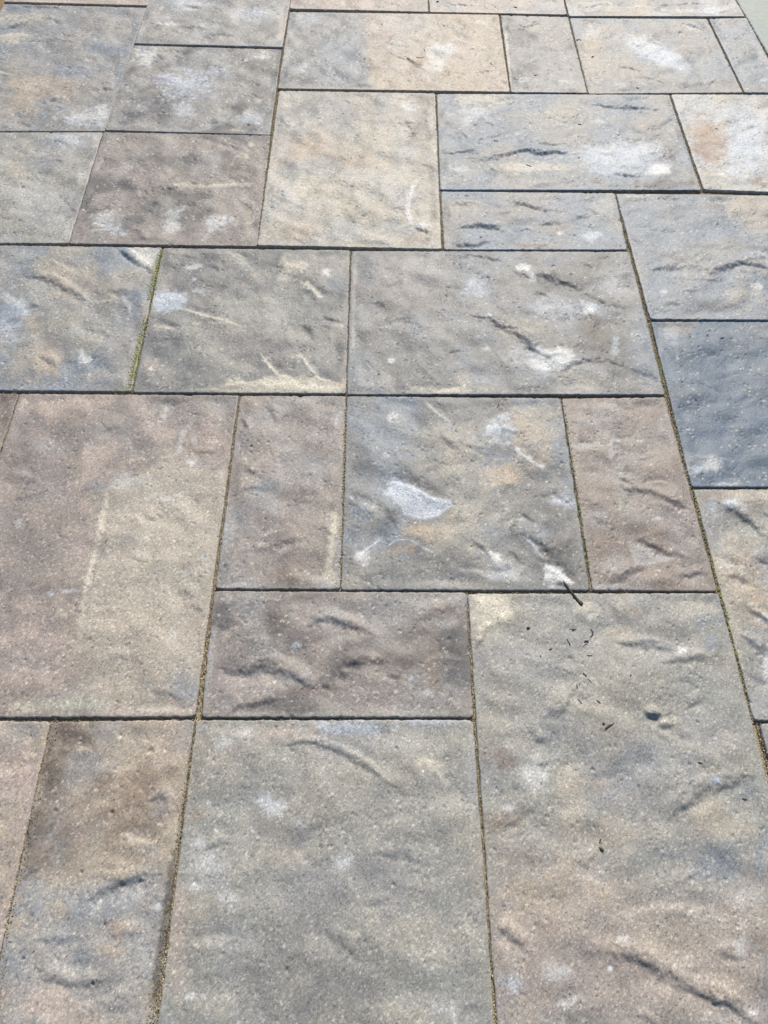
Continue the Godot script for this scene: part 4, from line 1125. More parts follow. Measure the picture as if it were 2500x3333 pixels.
	spot(0.0517, -0.3967, 0.0246, -0.0001, 0.0003, 0.0254, "white", 0.8976)
	stripe([0.0373, -0.4082, 0.0572, -0.4148, 0.0772, -0.4344, 0.1031, -0.4556], 0.0035, "blue white", 0.875)
	stripe([0.1054, -0.4267, 0.1402, -0.4479, 0.1691, -0.448, 0.2003, -0.4247, 0.2398, -0.4042], 0.0026, "blue white", 0.75)
	stripe([0.3563, -0.4295, 0.3721, -0.4101, 0.3931, -0.3858], 0.0065, "cream", 0.875)
	spot(0.383, -0.4024, 0.0179, -0.0001, -0.0017, 0.0208, "white", 0.84)
	spot(0.5339, -0.5348, 0.0717, -0.0005, -0.0061, 0.0513, "dark", 0.84)
	spot(0.5421, -0.411, 0.0624, -0.0004, -0.009, 0.0713, "dark", 0.84)
	spot(0.5208, -0.3549, 0.0286, -0.0001, -0.004, 0.0326, "white", 1)
	stripe([0.498, -0.3788, 0.5247, -0.3631, 0.5502, -0.3414, 0.5666, -0.3291], 0.0076, "cream", 1)
	spot(0.5729, -0.5595, 0.0433, -0.0003, -0.0038, 0.0296, "blue white", 0.7392)
	stripe([0.4603, -0.4564, 0.4808, -0.4302, 0.4995, -0.3915], 0.0043, "blue white", 0.75)
	spot(0.2731, -0.3276, 0.1482, -0.0007, -0.0009, 0.0168, "khaki", 0.72)
	spot(0.6006, -0.6313, 0.0295, -0.0002, -0.0189, 0.1407, "bluegrey", 0.72)
	spot(0.3988, -0.3531, 0.0544, -0.0003, -0.0034, 0.0386, "blue white", 0.4224)
	spot(0.1114, -0.5079, 0.0424, -0.0003, -0.0002, 0.0504, "dark", 0.72)
	spot(0.371, -0.5096, 0.1137, -0.0007, -0.0051, 0.067, "buff", 0.48)
	spot(0.2091, -0.84, 0.0309, -0.0003, -0.0017, 0.06, "dark", 0.36)
	spot(0.1153, -0.7058, 0.0164, -0.0001, -0.0001, 0.017, "white", 0.6)
	spot(0.3127, -0.6257, 0.0102, -0.0001, -0.0007, 0.0127, "blue white", 0.84)
	spot(0.0469, -0.535, 0.0498, -0.0003, 0.0007, 0.0511, "bluegrey", 0.96)
	spot(0.4539, -0.5102, 0.0171, -0.0001, -0.0008, 0.0085, "white", 0.6)
	spot(0.3056, -0.6073, 0.0583, -0.0004, -0.002, 0.0357, "grey", 0.6)
	stripe([0.2236, -0.8895, 0.2545, -0.8486, 0.2977, -0.8086], 0.0048, "cream", 0.625)
	ridge([0.4554, -0.5253, 0.4724, -0.5172, 0.4915, -0.5023], 0.0086, 0.0041)
	ridge([0.3222, -0.4384, 0.3388, -0.4268, 0.3552, -0.4139], 0.0075, 0.0041)
	ridge([0.4126, -0.4129, 0.4315, -0.3988, 0.45, -0.3836], 0.0092, 0.0047)
	ridge([0.5091, -0.5802, 0.5523, -0.5876, 0.584, -0.5526], 0.0105, 0.0034)
	ridge([0.0104, -0.5766, 0.0527, -0.5489, 0.0944, -0.5215], 0.0103, -0.0047)
	ridge([0.498, -0.3788, 0.5301, -0.3613, 0.5665, -0.3278], 0.0074, -0.0054)
	ridge([0.4551, -0.463, 0.4982, -0.4303, 0.5396, -0.3917], 0.0109, 0.0041)
	ridge([0.1058, -0.6275, 0.1783, -0.6064, 0.2785, -0.5504], 0.0097, -0.0047)
	ridge([0.2236, -0.8895, 0.2607, -0.8405, 0.2973, -0.8006], 0.0093, -0.0034)
	ridge([0.4576, -0.7393, 0.4969, -0.6938, 0.5366, -0.6605], 0.0081, -0.0034)
	ridge([0.493, -0.3349, 0.5313, -0.3258, 0.5534, -0.3228], 0.0073, 0.0041)
	ridge([0.476, -0.44, 0.4995, -0.3915], 0.0075, -0.0041)
	ridge([0.1056, -0.5423, 0.129, -0.5013, 0.1405, -0.4744], 0.0102, 0.0034)
	pit(0.1184, -0.7073, 0.0062, 0.002)
	shard([0.5041, -0.382, 0.5257, -0.3713, 0.5486, -0.3507, 0.5653, -0.3278, 0.5537, -0.3247, 0.5381, -0.3351, 0.5178, -0.3307, 0.4952, -0.3349], 0.0051, "white", 1)
	shard([0.1118, -0.6167, 0.1422, -0.6242, 0.1844, -0.6064, 0.2258, -0.5782, 0.2791, -0.5609, 0.2782, -0.5435, 0.2414, -0.5156, 0.2056, -0.5052, 0.1588, -0.5219, 0.1237, -0.5774], 0.0049, "blue white", 0.9)
	shard([0.3671, -0.4198, 0.3865, -0.4102, 0.3987, -0.3846, 0.3737, -0.394], 0.004, "white", 0.7)
	finish("blue grey and peach paving slab with a white triangle under the twig")
	slab(Vector2(0.6081, -0.9051), Vector2(0.9048, -0.9136), Vector2(0.9118, -0.3096), Vector2(0.6075, -0.3106), 0.0032, 0.0005, ["mauve", "brown", "mauve"])
	spot(0.7241, -0.5818, 0.0291, -0.0002, -0.0133, 0.0784, "pale khaki", 0.6)
	spot(0.8388, -0.8543, 0.0862, -0.0008, -0.0114, 0.0607, "brown", 0.6)
	spot(0.8045, -0.5125, 0.0143, -0.0001, -0.0023, 0.012, "white", 0.6)
	spot(0.6616, -0.5116, 0.0428, -0.0003, -0.0079, 0.0507, "bluegrey", 0.48)
	spot(0.7071, -0.8448, 0.0702, -0.0007, -0.0093, 0.0604, "pale", 0.48)
	spot(0.7304, -0.7494, 0.0183, -0.0002, -0.0141, 0.0856, "pale", 0.6)
	spot(0.8546, -0.4128, 0.0767, -0.0004, -0.0103, 0.048, "dark", 0.42)
	spot(0.6266, -0.3232, 0.0609, -0.0003, -0.0017, 0.0107, "pale", 0.6)
	spot(0.688, -0.3862, 0.0414, -0.0002, -0.008, 0.0472, "grey", 0.48)
	spot(0.8764, -0.3808, 0.0414, -0.0002, -0.0105, 0.0472, "mauve", 0.6)
	spot(0.6469, -0.741, 0.0455, -0.0004, -0.0022, 0.0154, "pale", 0.6)
	ridge([0.7366, -0.6019, 0.772, -0.595, 0.8066, -0.5852, 0.8363, -0.567, 0.861, -0.5545, 0.8887, -0.5435], 0.0088, 0.0074)
	ridge([0.6594, -0.3345, 0.6872, -0.3483, 0.7153, -0.3622, 0.7519, -0.375], 0.0083, 0.0061)
	ridge([0.8184, -0.3508, 0.8588, -0.3529, 0.9024, -0.3569], 0.0083, 0.0047)
	ridge([0.7253, -0.8779, 0.7561, -0.8658, 0.7938, -0.8391], 0.0095, -0.0041)
	ridge([0.7341, -0.4514, 0.7875, -0.4254, 0.8518, -0.3999], 0.0101, 0.0041)
	ridge([0.6329, -0.5182, 0.6544, -0.5033, 0.6773, -0.498], 0.0086, 0.0034)
	ridge([0.7387, -0.4448, 0.7584, -0.4253, 0.7824, -0.3995], 0.0084, -0.0034)
	pit(0.6808, -0.8202, 0.0045, 0.003)
	shard([0.7218, -0.448, 0.7492, -0.4383, 0.7804, -0.4189, 0.8184, -0.4061, 0.81, -0.3932, 0.7494, -0.3769, 0.7179, -0.3768], 0.007, "pale", 0.6)
	ridge([0.7397, -0.6918, 0.7277, -0.6033, 0.7247, -0.5326], 0.0106, -0.0054)
	ridge([0.7318, -0.7967, 0.7291, -0.7417, 0.7241, -0.6732], 0.011, -0.0054)
	ridge([0.6274, -0.7369, 0.671, -0.7334, 0.7099, -0.74], 0.0101, -0.0047)
	stripe([0.7397, -0.6918, 0.7277, -0.6033, 0.7247, -0.5326], 0.0092, "pale", 0.5)
	finish("narrow mauve brown paving slab with a cream fan shaped stain")
	slab(Vector2(0.9182, -0.6032), Vector2(1.5234, -0.6075), Vector2(1.5234, -0.0025), Vector2(0.9185, 0.0005), 0.0032, 0.0005, ["khaki", "grey", "buff"])
	spot(1.0069, -0.559, 0.0335, -0.0002, -0.0078, 0.0315, "blue white", 0.8976)
	spot(0.9765, -0.5836, 0.0659, -0.0005, -0.0055, 0.0231, "brown", 0.6)
	spot(0.9833, -0.3942, 0.0625, -0.0003, -0.0218, 0.0862, "peach", 0.72)
	spot(1.0013, -0.2884, 0.0539, -0.0002, -0.0216, 0.0812, "peach", 0.84)
	spot(0.9809, -0.1217, 0.0141, 0, -0.0111, 0.0405, "white", 0.96)
	spot(0.938, -0.0313, 0.0373, -0.0001, -0.0103, 0.0383, "pale", 0.6)
	spot(0.982, -0.5068, 0.0645, -0.0004, -0.0083, 0.0339, "dark", 0.48)
	spot(1.0685, -0.563, 0.0437, -0.0003, -0.0138, 0.0523, "mauve", 0.6)
	spot(0.9463, -0.3844, 0.0208, -0.0001, -0.0039, 0.0159, "white", 0.6)
	spot(1.0052, -0.2407, 0.0199, -0.0001, -0.004, 0.0146, "white", 0.72)
	spot(0.9519, -0.2056, 0.0394, -0.0001, -0.011, 0.0426, "grey", 0.6)
	spot(0.956, -0.5481, 0.0188, -0.0001, -0.0082, 0.0347, "blue white", 0.6)
	ridge([0.9791, -0.5567, 1.0022, -0.5401, 1.0252, -0.5126, 1.0441, -0.4936, 1.0633, -0.4721], 0.0104, 0.0095)
	ridge([0.9381, -0.3508, 0.9644, -0.3422, 1.0001, -0.3262], 0.0091, 0.0067)
	ridge([0.9683, -0.269, 0.9902, -0.2465, 1.0101, -0.2203], 0.0096, 0.0074)
	ridge([1.0255, -0.4008, 1.047, -0.3945, 1.0569, -0.3907], 0.0084, 0.0054)
	ridge([0.937, -0.3939, 0.9612, -0.3749, 0.9941, -0.3687], 0.0092, -0.0041)
	ridge([0.9381, -0.1941, 0.9648, -0.1715, 0.9921, -0.1548], 0.0094, 0.0054)
	ridge([0.9894, -0.2643, 1.0141, -0.2349], 0.008, -0.0054)
	ridge([0.9405, -0.0998, 0.9726, -0.0838], 0.0092, 0.0041)
	finish("mottled tan paving slab with steep dark creases by the mossy joint")
	slab(Vector2(-0.3016, -0.3051), Vector2(0.3033, -0.3047), Vector2(0.3004, -0.005), Vector2(-0.2946, -0.0039), 0.0032, 0.0005, ["mauve", "grey", "dark"])
	spot(-0.2742, -0.2356, 0.0584, -0.0002, 0.0064, 0.057, "dark", 0.9)
	spot(-0.0268, -0.0114, 0.3169, -0.0006, 0.0004, 0.0088, "khaki", 0.9)
	spot(0.196, -0.0144, 0.1284, -0.0003, -0.0003, 0.0101, "khaki", 0.9)
	spot(-0.1204, -0.1238, 0.0881, -0.0003, 0.0023, 0.0336, "brown", 0.54)
	spot(0.2176, -0.114, 0.029, -0.0001, -0.0037, 0.0983, "brown", 0.78)
	spot(0.2695, -0.1525, 0.0511, -0.0002, -0.0056, 0.1072, "dark", 0.84)
	spot(0.1975, -0.0608, 0.0211, -0.0001, -0.0005, 0.0169, "white", 0.528)
	spot(0.2406, -0.2231, 0.0391, -0.0002, -0.0009, 0.0215, "pale", 0.48)
	stripe([-0.2917, -0.2239, -0.2904, -0.1233, -0.2879, -0.0185], 0.0102, "pale", 0.5625)
	spot(-0.1589, -0.0809, 0.0496, -0.0001, 0.0026, 0.0327, "pink", 0.42)
	spot(-0.0485, -0.2777, 0.1188, -0.0005, 0.0013, 0.0295, "mauve", 0.6)
	spot(-0.0699, -0.0601, 0.0741, -0.0002, 0.0009, 0.0169, "brown", 0.6)
	spot(0.1763, -0.2609, 0.0527, -0.0002, -0.0009, 0.0365, "grey", 0.48)
	spot(-0.2415, -0.0339, 0.0366, -0.0001, 0.0028, 0.0254, "pale", 0.36)
	spot(-0.097, -0.1707, 0.0128, 0, 0.0007, 0.0111, "blue white", 0.72)
	spot(-0.0076, -0.2021, 0.0775, -0.0003, 0.0009, 0.0282, "brown", 0.36)
	spot(-0.1818, -0.1676, 0.0764, -0.0003, 0.0035, 0.0413, "grey", 0.6)
	spot(0.1672, -0.0924, 0.0063, 0, -0.0001, 0.0067, "blue white", 0.84)
	spot(-0.2417, -0.2888, 0.0792, -0.0004, 0.0015, 0.0149, "pale", 0.36)
	spot(-0.2408, -0.1235, 0.0376, -0.0001, 0.0028, 0.0269, "dark", 0.6)
	ridge([-0.0674, -0.2162, -0.0436, -0.2284, -0.0194, -0.2319, 0.008, -0.2216, 0.0353, -0.2125, 0.0678, -0.1989], 0.0094, 0.0081)
	ridge([-0.2472, -0.11, -0.223, -0.1031, -0.2025, -0.1053, -0.1773, -0.115, -0.154, -0.1172, -0.1298, -0.1087, -0.1056, -0.097, -0.0815, -0.0843, -0.0576, -0.0727], 0.0114, 0.0108)
	ridge([-0.2268, -0.0146, -0.205, -0.0248, -0.1803, -0.032, -0.1552, -0.0361, -0.1327, -0.0413], 0.0088, 0.0088)
	ridge([0.0134, -0.121, 0.0316, -0.1276, 0.0579, -0.1309, 0.0842, -0.1266, 0.1047, -0.1223], 0.0084, 0.0067)
	ridge([0.001, -0.0973, 0.0167, -0.0952, 0.0375, -0.0974], 0.0068, 0.0041)
	ridge([0.1047, -0.111, 0.1256, -0.1003, 0.1464, -0.0923], 0.0068, 0.0034)
	ridge([-0.2374, -0.0913, -0.1847, -0.0808, -0.1325, -0.0731], 0.0097, -0.0034)
	ridge([-0.2703, -0.2011, -0.2304, -0.2299], 0.011, 0.0041)
	ridge([0.192, -0.2316, 0.2363, -0.2493, 0.2807, -0.2613], 0.0103, 0.0027)
	ridge([0.1686, -0.1577, 0.2016, -0.1915], 0.0094, -0.0027)
	finish("dark purple grey paving slab with four curved dark gouges")
	slab(Vector2(0.3053, -0.3015), Vector2(0.9142, -0.3059), Vector2(0.9134, 0.6075), Vector2(0.3066, 0.6075), 0.003, 0, ["khaki", "grey", "khaki"])
	shard([0.3177, 0.3734, 0.5021, 0.397, 0.6768, 0.4126, 0.8319, 0.3976, 0.7994, 0.547, 0.308, 0.5454], 0.0536, "mauve", 0.4)
	shard([0.3241, 0.2932, 0.4748, 0.2683, 0.6465, 0.3423, 0.8534, 0.3183, 0.7994, 0.547, 0.308, 0.5454], 0.0552, "pink", 0.5)
	spot(0.355, -0.2616, 0.0595, -0.0003, -0.0039, 0.051, "cream", 0.9)
	spot(0.8687, -0.1769, 0.0299, -0.0001, -0.0066, 0.028, "blue tint", 0.66)
	spot(0.8602, -0.2343, 0.0331, -0.0001, -0.0066, 0.029, "blue tint", 0.54)
	spot(0.8946, -0.2403, 0.0398, -0.0002, -0.0069, 0.0291, "blue tint", 0.36)
	spot(0.7934, -0.1586, 0.0174, -0.0001, -0.0028, 0.0132, "white", 1)
	spot(0.592, -0.2414, 0.0132, -0.0001, -0.0016, 0.011, "white", 0.9)
	spot(0.5841, -0.2626, 0.0531, -0.0002, -0.0036, 0.025, "cream", 0.6)
	spot(0.6518, -0.2045, 0.0588, -0.0002, -0.0036, 0.0214, "tan", 0.6)
	spot(0.6982, -0.2512, 0.0398, -0.0002, -0.0032, 0.0176, "peach", 0.48)
	spot(0.4252, -0.0613, 0.1121, -0.0003, -0.0092, 0.0892, "khaki", 0.6)
	spot(0.8502, -0.2637, 0.0801, -0.0003, -0.0066, 0.0295, "buff", 0.48)
	spot(0.3609, 0.0822, 0.0534, -0.0001, -0.0028, 0.0319, "brown", 0.78)
	spot(0.4214, 0.1176, 0.0317, 0, -0.0041, 0.038, "white", 0.6336)
	spot(0.3594, 0.1815, 0.0195, 0, -0.001, 0.0111, "white", 0.8448)
	spot(0.3499, 0.2081, 0.0512, 0, -0.0028, 0.0325, "brown", 0.66)
	spot(0.4846, 0.1949, 0.0344, 0, -0.0229, 0.1719, "khaki tan", 0.6)
	spot(0.4102, 0.346, 0.152, 0.0002, -0.0088, 0.0774, "tan", 0.9)
	spot(0.4735, 0.4422, 0.2205, 0.0005, -0.0071, 0.05, "mauve", 0.9)
	spot(0.7776, 0.2894, 0.0892, 0.0001, -0.0111, 0.046, "bluegrey", 0.66)
	spot(0.7804, 0.4241, 0.0212, 0, -0.0055, 0.0215, "white", 0.6336)
	spot(0.5573, 0.4123, 0.0143, 0, -0.0014, 0.008, "white", 0.9)
	spot(0.4223, 0.4678, 0.0342, 0.0001, -0.0022, 0.0181, "white", 0.5808)
	spot(0.4423, 0.5125, 0.0342, -0.0124, 0.0068, 0.0159, "white", 0.528)
	spot(0.3388, 0.4838, 0.0257, 0.0001, -0.0019, 0.0205, "blue white", 0.5808)
	spot(0.5271, 0.4618, 0.0089, 0, -0.0008, 0.005, "white", 1)
	spot(0.8278, 0.4129, 0.0267, 0.0001, -0.0064, 0.0236, "brown", 0.6)
	spot(0.6481, 0.0843, 0.1194, -0.0001, -0.0107, 0.0586, "bluegrey", 0.42)
	spot(0.7946, 0.1993, 0.1036, 0, -0.0105, 0.0436, "tan", 0.66)
	spot(0.6325, 0.4125, 0.1384, 0.0003, -0.0093, 0.0467, "tan", 0.54)
	spot(0.3867, 0.3967, 0.0852, 0.0002, -0.003, 0.0284, "pink", 0.6)
	spot(0.8028, 0.1243, 0.0177, 0, -0.0025, 0.0105, "blue white", 0.96)
	spot(0.5547, 0.2342, 0.0849, 0, -0.0084, 0.0529, "tan", 0.6)
	spot(0.6612, 0.2684, 0.0673, 0, -0.0062, 0.0313, "bluegrey", 0.42)
	spot(0.8541, 0.1543, 0.0351, 0, -0.0087, 0.0339, "blue tint", 0.48)
	spot(0.3859, 0.0263, 0.0423, -0.0001, -0.0034, 0.0367, "khaki", 0.6)
	spot(0.6536, 0.186, 0.1154, 0, -0.0084, 0.044, "grey", 0.48)
	spot(0.8195, 0.3426, 0.0438, 0.0001, -0.0052, 0.0199, "white", 0.3168)
	spot(0.3372, 0.3538, 0.0216, 0, -0.0051, 0.0581, "pink", 0.48)
	spot(0.3814, 0.2724, 0.0668, 0, -0.0031, 0.0311, "mauve", 0.48)
	spot(0.8623, 0.2685, 0.0169, 0, -0.0194, 0.072, "bluegrey", 0.72)
	spot(0.7303, -0.0018, 0.0344, -0.0001, -0.0018, 0.0088, "cream", 0.9)
	spot(0.5411, 0.1361, 0.0527, 0, -0.0034, 0.0229, "peach", 0.36)
	spot(0.7791, 0.5293, 0.0204, 0.0001, -0.0028, 0.0104, "white", 0.6336)
	spot(0.7472, 0.4867, 0.0726, 0.0002, -0.0088, 0.0355, "tan", 0.48)
	ridge([0.3172, -0.1649, 0.3255, -0.1772, 0.3421, -0.1988, 0.3643, -0.2196], 0.0078, 0.0061)
	ridge([0.6472, -0.1772, 0.6651, -0.1716, 0.6871, -0.174, 0.711, -0.1718, 0.7375, -0.1696, 0.7763, -0.1619], 0.0086, 0.0067)
	ridge([0.7457, -0.1297, 0.773, -0.1331, 0.8004, -0.1365, 0.852, -0.1399], 0.0085, 0.0054)
	ridge([0.4602, -0.0058, 0.4842, -0.0139, 0.5036, -0.0252, 0.5162, -0.0433, 0.5383, -0.0721], 0.0097, 0.0067)
	ridge([0.7824, -0.0299, 0.8024, -0.0382, 0.8215, -0.0539], 0.009, 0.0054)
	ridge([0.6797, -0.0052, 0.6986, -0.0103, 0.7196, -0.0124], 0.0074, 0.0061)
	ridge([0.6819, -0.0033, 0.6957, -0.0084, 0.7164, -0.0094], 0.0074, 0.0061)
	ridge([0.7044, 0.0128, 0.7194, 0.0138, 0.7353, 0.0108], 0.0074, 0.0054)
	ridge([0.7023, 0.194, 0.725, 0.1779, 0.7503, 0.1616, 0.7773, 0.1497, 0.8038, 0.1405, 0.835, 0.1331, 0.8777, 0.1201], 0.0113, 0.0108)
	ridge([0.3224, 0.3974, 0.3371, 0.4062, 0.3514, 0.4187, 0.3699, 0.4315], 0.0089, 0.0101)
	ridge([0.5089, 0.4393, 0.5389, 0.4431, 0.5645, 0.4468, 0.5931, 0.4572, 0.6164, 0.4719, 0.6434, 0.4879, 0.6709, 0.5001, 0.6987, 0.5094, 0.7304, 0.5201, 0.7531, 0.5313, 0.7755, 0.5431], 0.0125, 0.0108)
	ridge([0.733, 0.4376, 0.7495, 0.4421, 0.7707, 0.4451], 0.0076, 0.0054)
	ridge([0.4293, 0.0449, 0.4417, 0.0459, 0.4539, 0.0488], 0.0065, 0.0041)
	ridge([0.454, 0.1315, 0.4738, 0.0701, 0.4969, 0.0261], 0.0101, -0.0041)
	ridge([0.4193, 0.0917, 0.4437, 0.0941, 0.4643, 0.0869], 0.0079, 0.0041)
	ridge([0.2975, 0.4042, 0.3138, 0.3656, 0.3209, 0.3339], 0.0091, -0.0027)
	ridge([0.3249, 0.2255, 0.3689, 0.2081, 0.4309, 0.1635], 0.011, 0.0041)
	ridge([0.428, 0.5247, 0.4468, 0.5108, 0.4653, 0.5002], 0.0074, -0.0047)
	ridge([0.662, 0.4611, 0.6786, 0.4648, 0.6969, 0.4612], 0.0076, 0.0041)
	ridge([0.5342, -0.0616, 0.5454, -0.0304, 0.5354, 0.0042], 0.0097, -0.0027)
	ridge([0.6377, -0.2867, 0.6505, -0.2629, 0.6566, -0.2335], 0.0096, 0.0027)
	pit(0.5474, 0.1034, 0.0045, 0.004)
	ridge([0.5504, 0.3738, 0.6433, 0.3582, 0.7319, 0.3663], 0.0105, -0.0034)
	shard([0.3105, -0.2973, 0.4076, -0.2947, 0.4019, -0.2618, 0.3719, -0.2323, 0.3421, -0.1977, 0.3189, -0.175, 0.3142, -0.2263], 0.0111, "cream", 0.6)
	finish("largest khaki grey paving slab with scattered dark bark bits on it")
	slab(Vector2(-1.2184, 0.0025), Vector2(-0.6187, 0.004), Vector2(-0.6116, 0.6075), Vector2(-1.2184, 0.6075), 0.003, 0, ["pink", "tan", "grey"])
	spot(-0.664, 0.0181, 0.0536, -0.0001, 0.0061, 0.0245, "grey", 0.84)
	spot(-0.6454, 0.1322, 0.0401, 0, 0.0085, 0.0339, "pink", 0.72)
	spot(-0.6279, 0.2923, 0.0217, 0, 0.0155, 0.0601, "pink", 0.72)
	ridge([-0.6776, 0.1184, -0.6643, 0.0951, -0.6545, 0.0762], 0.007, -0.0041)
	ridge([-0.6547, 0.0951, -0.6339, 0.0809], 0.007, 0.0041)
	ridge([-0.6636, 0.208, -0.6529, 0.1772, -0.6386, 0.1594], 0.0082, 0.0034)
	finish("pinkish tan paving slab cut off at the border")
	slab(Vector2(-0.6176, 0.0053), Vector2(-0.3066, 0.0008), Vector2(-0.3066, 0.6075), Vector2(-0.6084, 0.6075), 0.003, 0.0005, ["tan", "grey", "brown"])
	shard([-0.5391, 0.3248, -0.358, 0.3089, -0.328, 0.5434, -0.5837, 0.5425, -0.6191, 0.41], 0.0403, "pale", 0.55)
	spot(-0.5902, 0.0376, 0.077, -0.0001, 0.0108, 0.048, "brown", 0.96)
	spot(-0.5931, 0.0997, 0.0464, 0, 0.0209, 0.0908, "brown dark", 0.78)
	spot(-0.5884, 0.221, 0.039, 0, 0.0101, 0.0424, "brown dark", 0.78)
	spot(-0.575, 0.2676, 0.0274, 0, 0.0073, 0.0309, "brown", 0.84)
	spot(-0.4697, 0.1252, 0.0323, 0, 0.0037, 0.0194, "brown dark", 0.72)
	spot(-0.3851, 0.1135, 0.0348, 0, 0.0047, 0.0288, "brown", 0.42)
	spot(-0.3613, 0.047, 0.0652, -0.0001, 0.0107, 0.0711, "pink", 0.48)
	spot(-0.5201, 0.0903, 0.0524, -0.0001, 0.0072, 0.0349, "grey", 0.72)
	spot(-0.3519, 0.1727, 0.0455, 0, 0.0051, 0.0331, "bluegrey", 0.48)
	spot(-0.4566, 0.3566, 0.1756, 0.0003, 0.0107, 0.0528, "bluegrey", 0.6)
	spot(-0.5907, 0.3327, 0.0481, 0.0001, 0.0145, 0.0584, "bluegrey", 0.6)
	spot(-0.5826, 0.4508, 0.0563, 0.0001, 0.0126, 0.0492, "bluegrey", 0.72)
	spot(-0.4558, 0.4656, 0.1532, 0.0004, 0.0148, 0.0703, "grey", 0.6)
	spot(-0.3883, 0.3915, 0.0368, 0.0001, 0.0051, 0.0283, "peach", 0.72)
	spot(-0.4024, 0.4328, 0.0414, 0.0001, 0.0048, 0.0257, "peach", 0.72)
	spot(-0.5212, 0.3643, 0.0212, 0, 0.0055, 0.0241, "peach", 0.6)
	spot(-0.4916, 0.5133, 0.0902, 0.0003, 0.0078, 0.0343, "pink", 0.78)
	spot(-0.3322, 0.3587, 0.0144, 0, 0.0014, 0.0088, "white", 0.84)
	spot(-0.407, 0.236, 0.0333, 0, 0.0015, 0.0085, "pale", 0.48)
	spot(-0.3615, 0.2594, 0.0221, 0, 0.0034, 0.0209, "bluegrey", 0.48)
	spot(-0.4937, 0.1728, 0.1135, 0, 0.01, 0.0493, "tan", 0.6)
	spot(-0.4605, 0.2925, 0.1416, 0.0001, 0.0061, 0.0304, "tan", 0.66)
	spot(-0.3378, 0.433, 0.0311, 0.0001, 0.0089, 0.0544, "pale", 0.42)
	spot(-0.4561, 0.4437, 0.0463, 0.0001, 0.0057, 0.0272, "bluegrey", 0.6)
	spot(-0.3744, 0.5154, 0.0552, 0.0002, 0.0063, 0.0343, "grey", 0.6)
	spot(-0.4619, 0.0365, 0.0119, 0, 0.0016, 0.0085, "cream", 0.72)
	spot(-0.5897, 0.3892, 0.0105, 0, 0.0019, 0.0076, "peach", 0.84)
	spot(-0.5021, 0.4102, 0.0416, 0.0001, 0.0042, 0.0187, "bluegrey", 0.6)
	stripe([-0.3094, 0.047, -0.307, 0.1547, -0.3088, 0.2425], 0.0057, "brown", 0.625)
	stripe([-0.3111, 0.2425, -0.3148, 0.341, -0.315, 0.4404, -0.3152, 0.5328], 0.0116, "dirt", 0.75)
	ridge([-0.4656, 0.3448, -0.4475, 0.3353, -0.4185, 0.3234, -0.3927, 0.3169, -0.3707, 0.3137, -0.3538, 0.3073], 0.0091, 0.0095)
	ridge([-0.5259, 0.4654, -0.5106, 0.4762, -0.49, 0.4834, -0.4596, 0.4877, -0.4232, 0.48], 0.0098, 0.0095)
	ridge([-0.4504, 0.2509, -0.4066, 0.2382, -0.3497, 0.2467], 0.0094, -0.0047)
	ridge([-0.3803, 0.1727, -0.3539, 0.1593, -0.3342, 0.1638], 0.0097, 0.0041)
	pit(-0.3928, 0.0664, 0.0069, 0.005)
	pit(-0.4504, 0.1896, 0.0056, 0.005)
	pit(-0.49, 0.2986, 0.0045, 0.005)
	pit(-0.4259, 0.3895, 0.0045, 0.0045)
	pit(-0.5674, 0.4435, 0.0045, 0.004)
	pit(-0.5662, 0.1861, 0.0045, 0.0035)
	ridge([-0.4647, 0.522, -0.4182, 0.5048, -0.3608, 0.4979], 0.0097, -0.0041)
	ridge([-0.411, 0.4104, -0.3772, 0.4048, -0.3501, 0.4105], 0.0088, 0.0041)
	ridge([-0.5847, 0.0618, -0.5515, 0.057, -0.5142, 0.0713], 0.0085, -0.0034)
	ridge([-0.6036, 0.3167, -0.5781, 0.2924, -0.5659, 0.2676], 0.0092, 0.0041)
	pit(-0.4622, 0.035, 0.0059, 0.0025)
	pit(-0.4309, 0.4836, 0.0045, 0.004)
	ridge([-0.4462, 0.3644, -0.4063, 0.3409, -0.3547, 0.329], 0.0103, -0.0041)
	shard([-0.6142, 0.0081, -0.5166, 0.0104, -0.5181, 0.0521, -0.5631, 0.0714, -0.5384, 0.1183, -0.5638, 0.1548, -0.5834, 0.1728, -0.5825, 0.2167, -0.6015, 0.2338, -0.6044, 0.1639, -0.6119, 0.0714], 0.0229, "brown dark", 0.4)
	finish("brown stained paving slab turning blue grey toward the near end")
	slab(Vector2(-0.3044, 0.0014), Vector2(0.3, -0.0003), Vector2(0.3034, 0.6075), Vector2(-0.3034, 0.6075), 0.003, 0, ["khaki", "grey", "khaki"])
	shard([-0.1001, 0.3727, 0.0335, 0.3923, 0.1036, 0.4302, 0.1034, 0.5448, -0.1291, 0.544, -0.1574, 0.4663], 0.031, "dark grey", 0.5)
	spot(0.0245, 0.0145, 0.1147, -0.0002, 0.0005, 0.021, "blue white", 0.792)
	spot(-0.2421, 0.0517, 0.0273, 0, 0.0021, 0.0193, "white", 0.792)
	spot(-0.2262, 0.0623, 0.0154, 0, 0.001, 0.0096, "pink", 0.72)
	spot(-0.125, 0.0296, 0.0899, -0.0001, 0.0015, 0.0208, "pink", 0.72)
	spot(0.1952, 0.0896, 0.0451, 0.0117, -0.0067, 0.0216, "cream", 1)
	spot(0.1343, 0.0463, 0.0718, -0.0001, -0.0004, 0.0362, "pale", 0.6)
	spot(-0.1382, 0.1749, 0.0456, 0, 0.0022, 0.0276, "white", 0.6864)
	spot(0.0216, 0.2797, 0.0254, 0, 0.0005, 0.0196, "white", 0.9504)
	spot(-0.2675, 0.2467, 0.0244, 0, 0.0022, 0.0169, "white", 0.792)
	spot(-0.2453, 0.2886, 0.0459, 0, 0.0031, 0.0255, "white", 0.792)
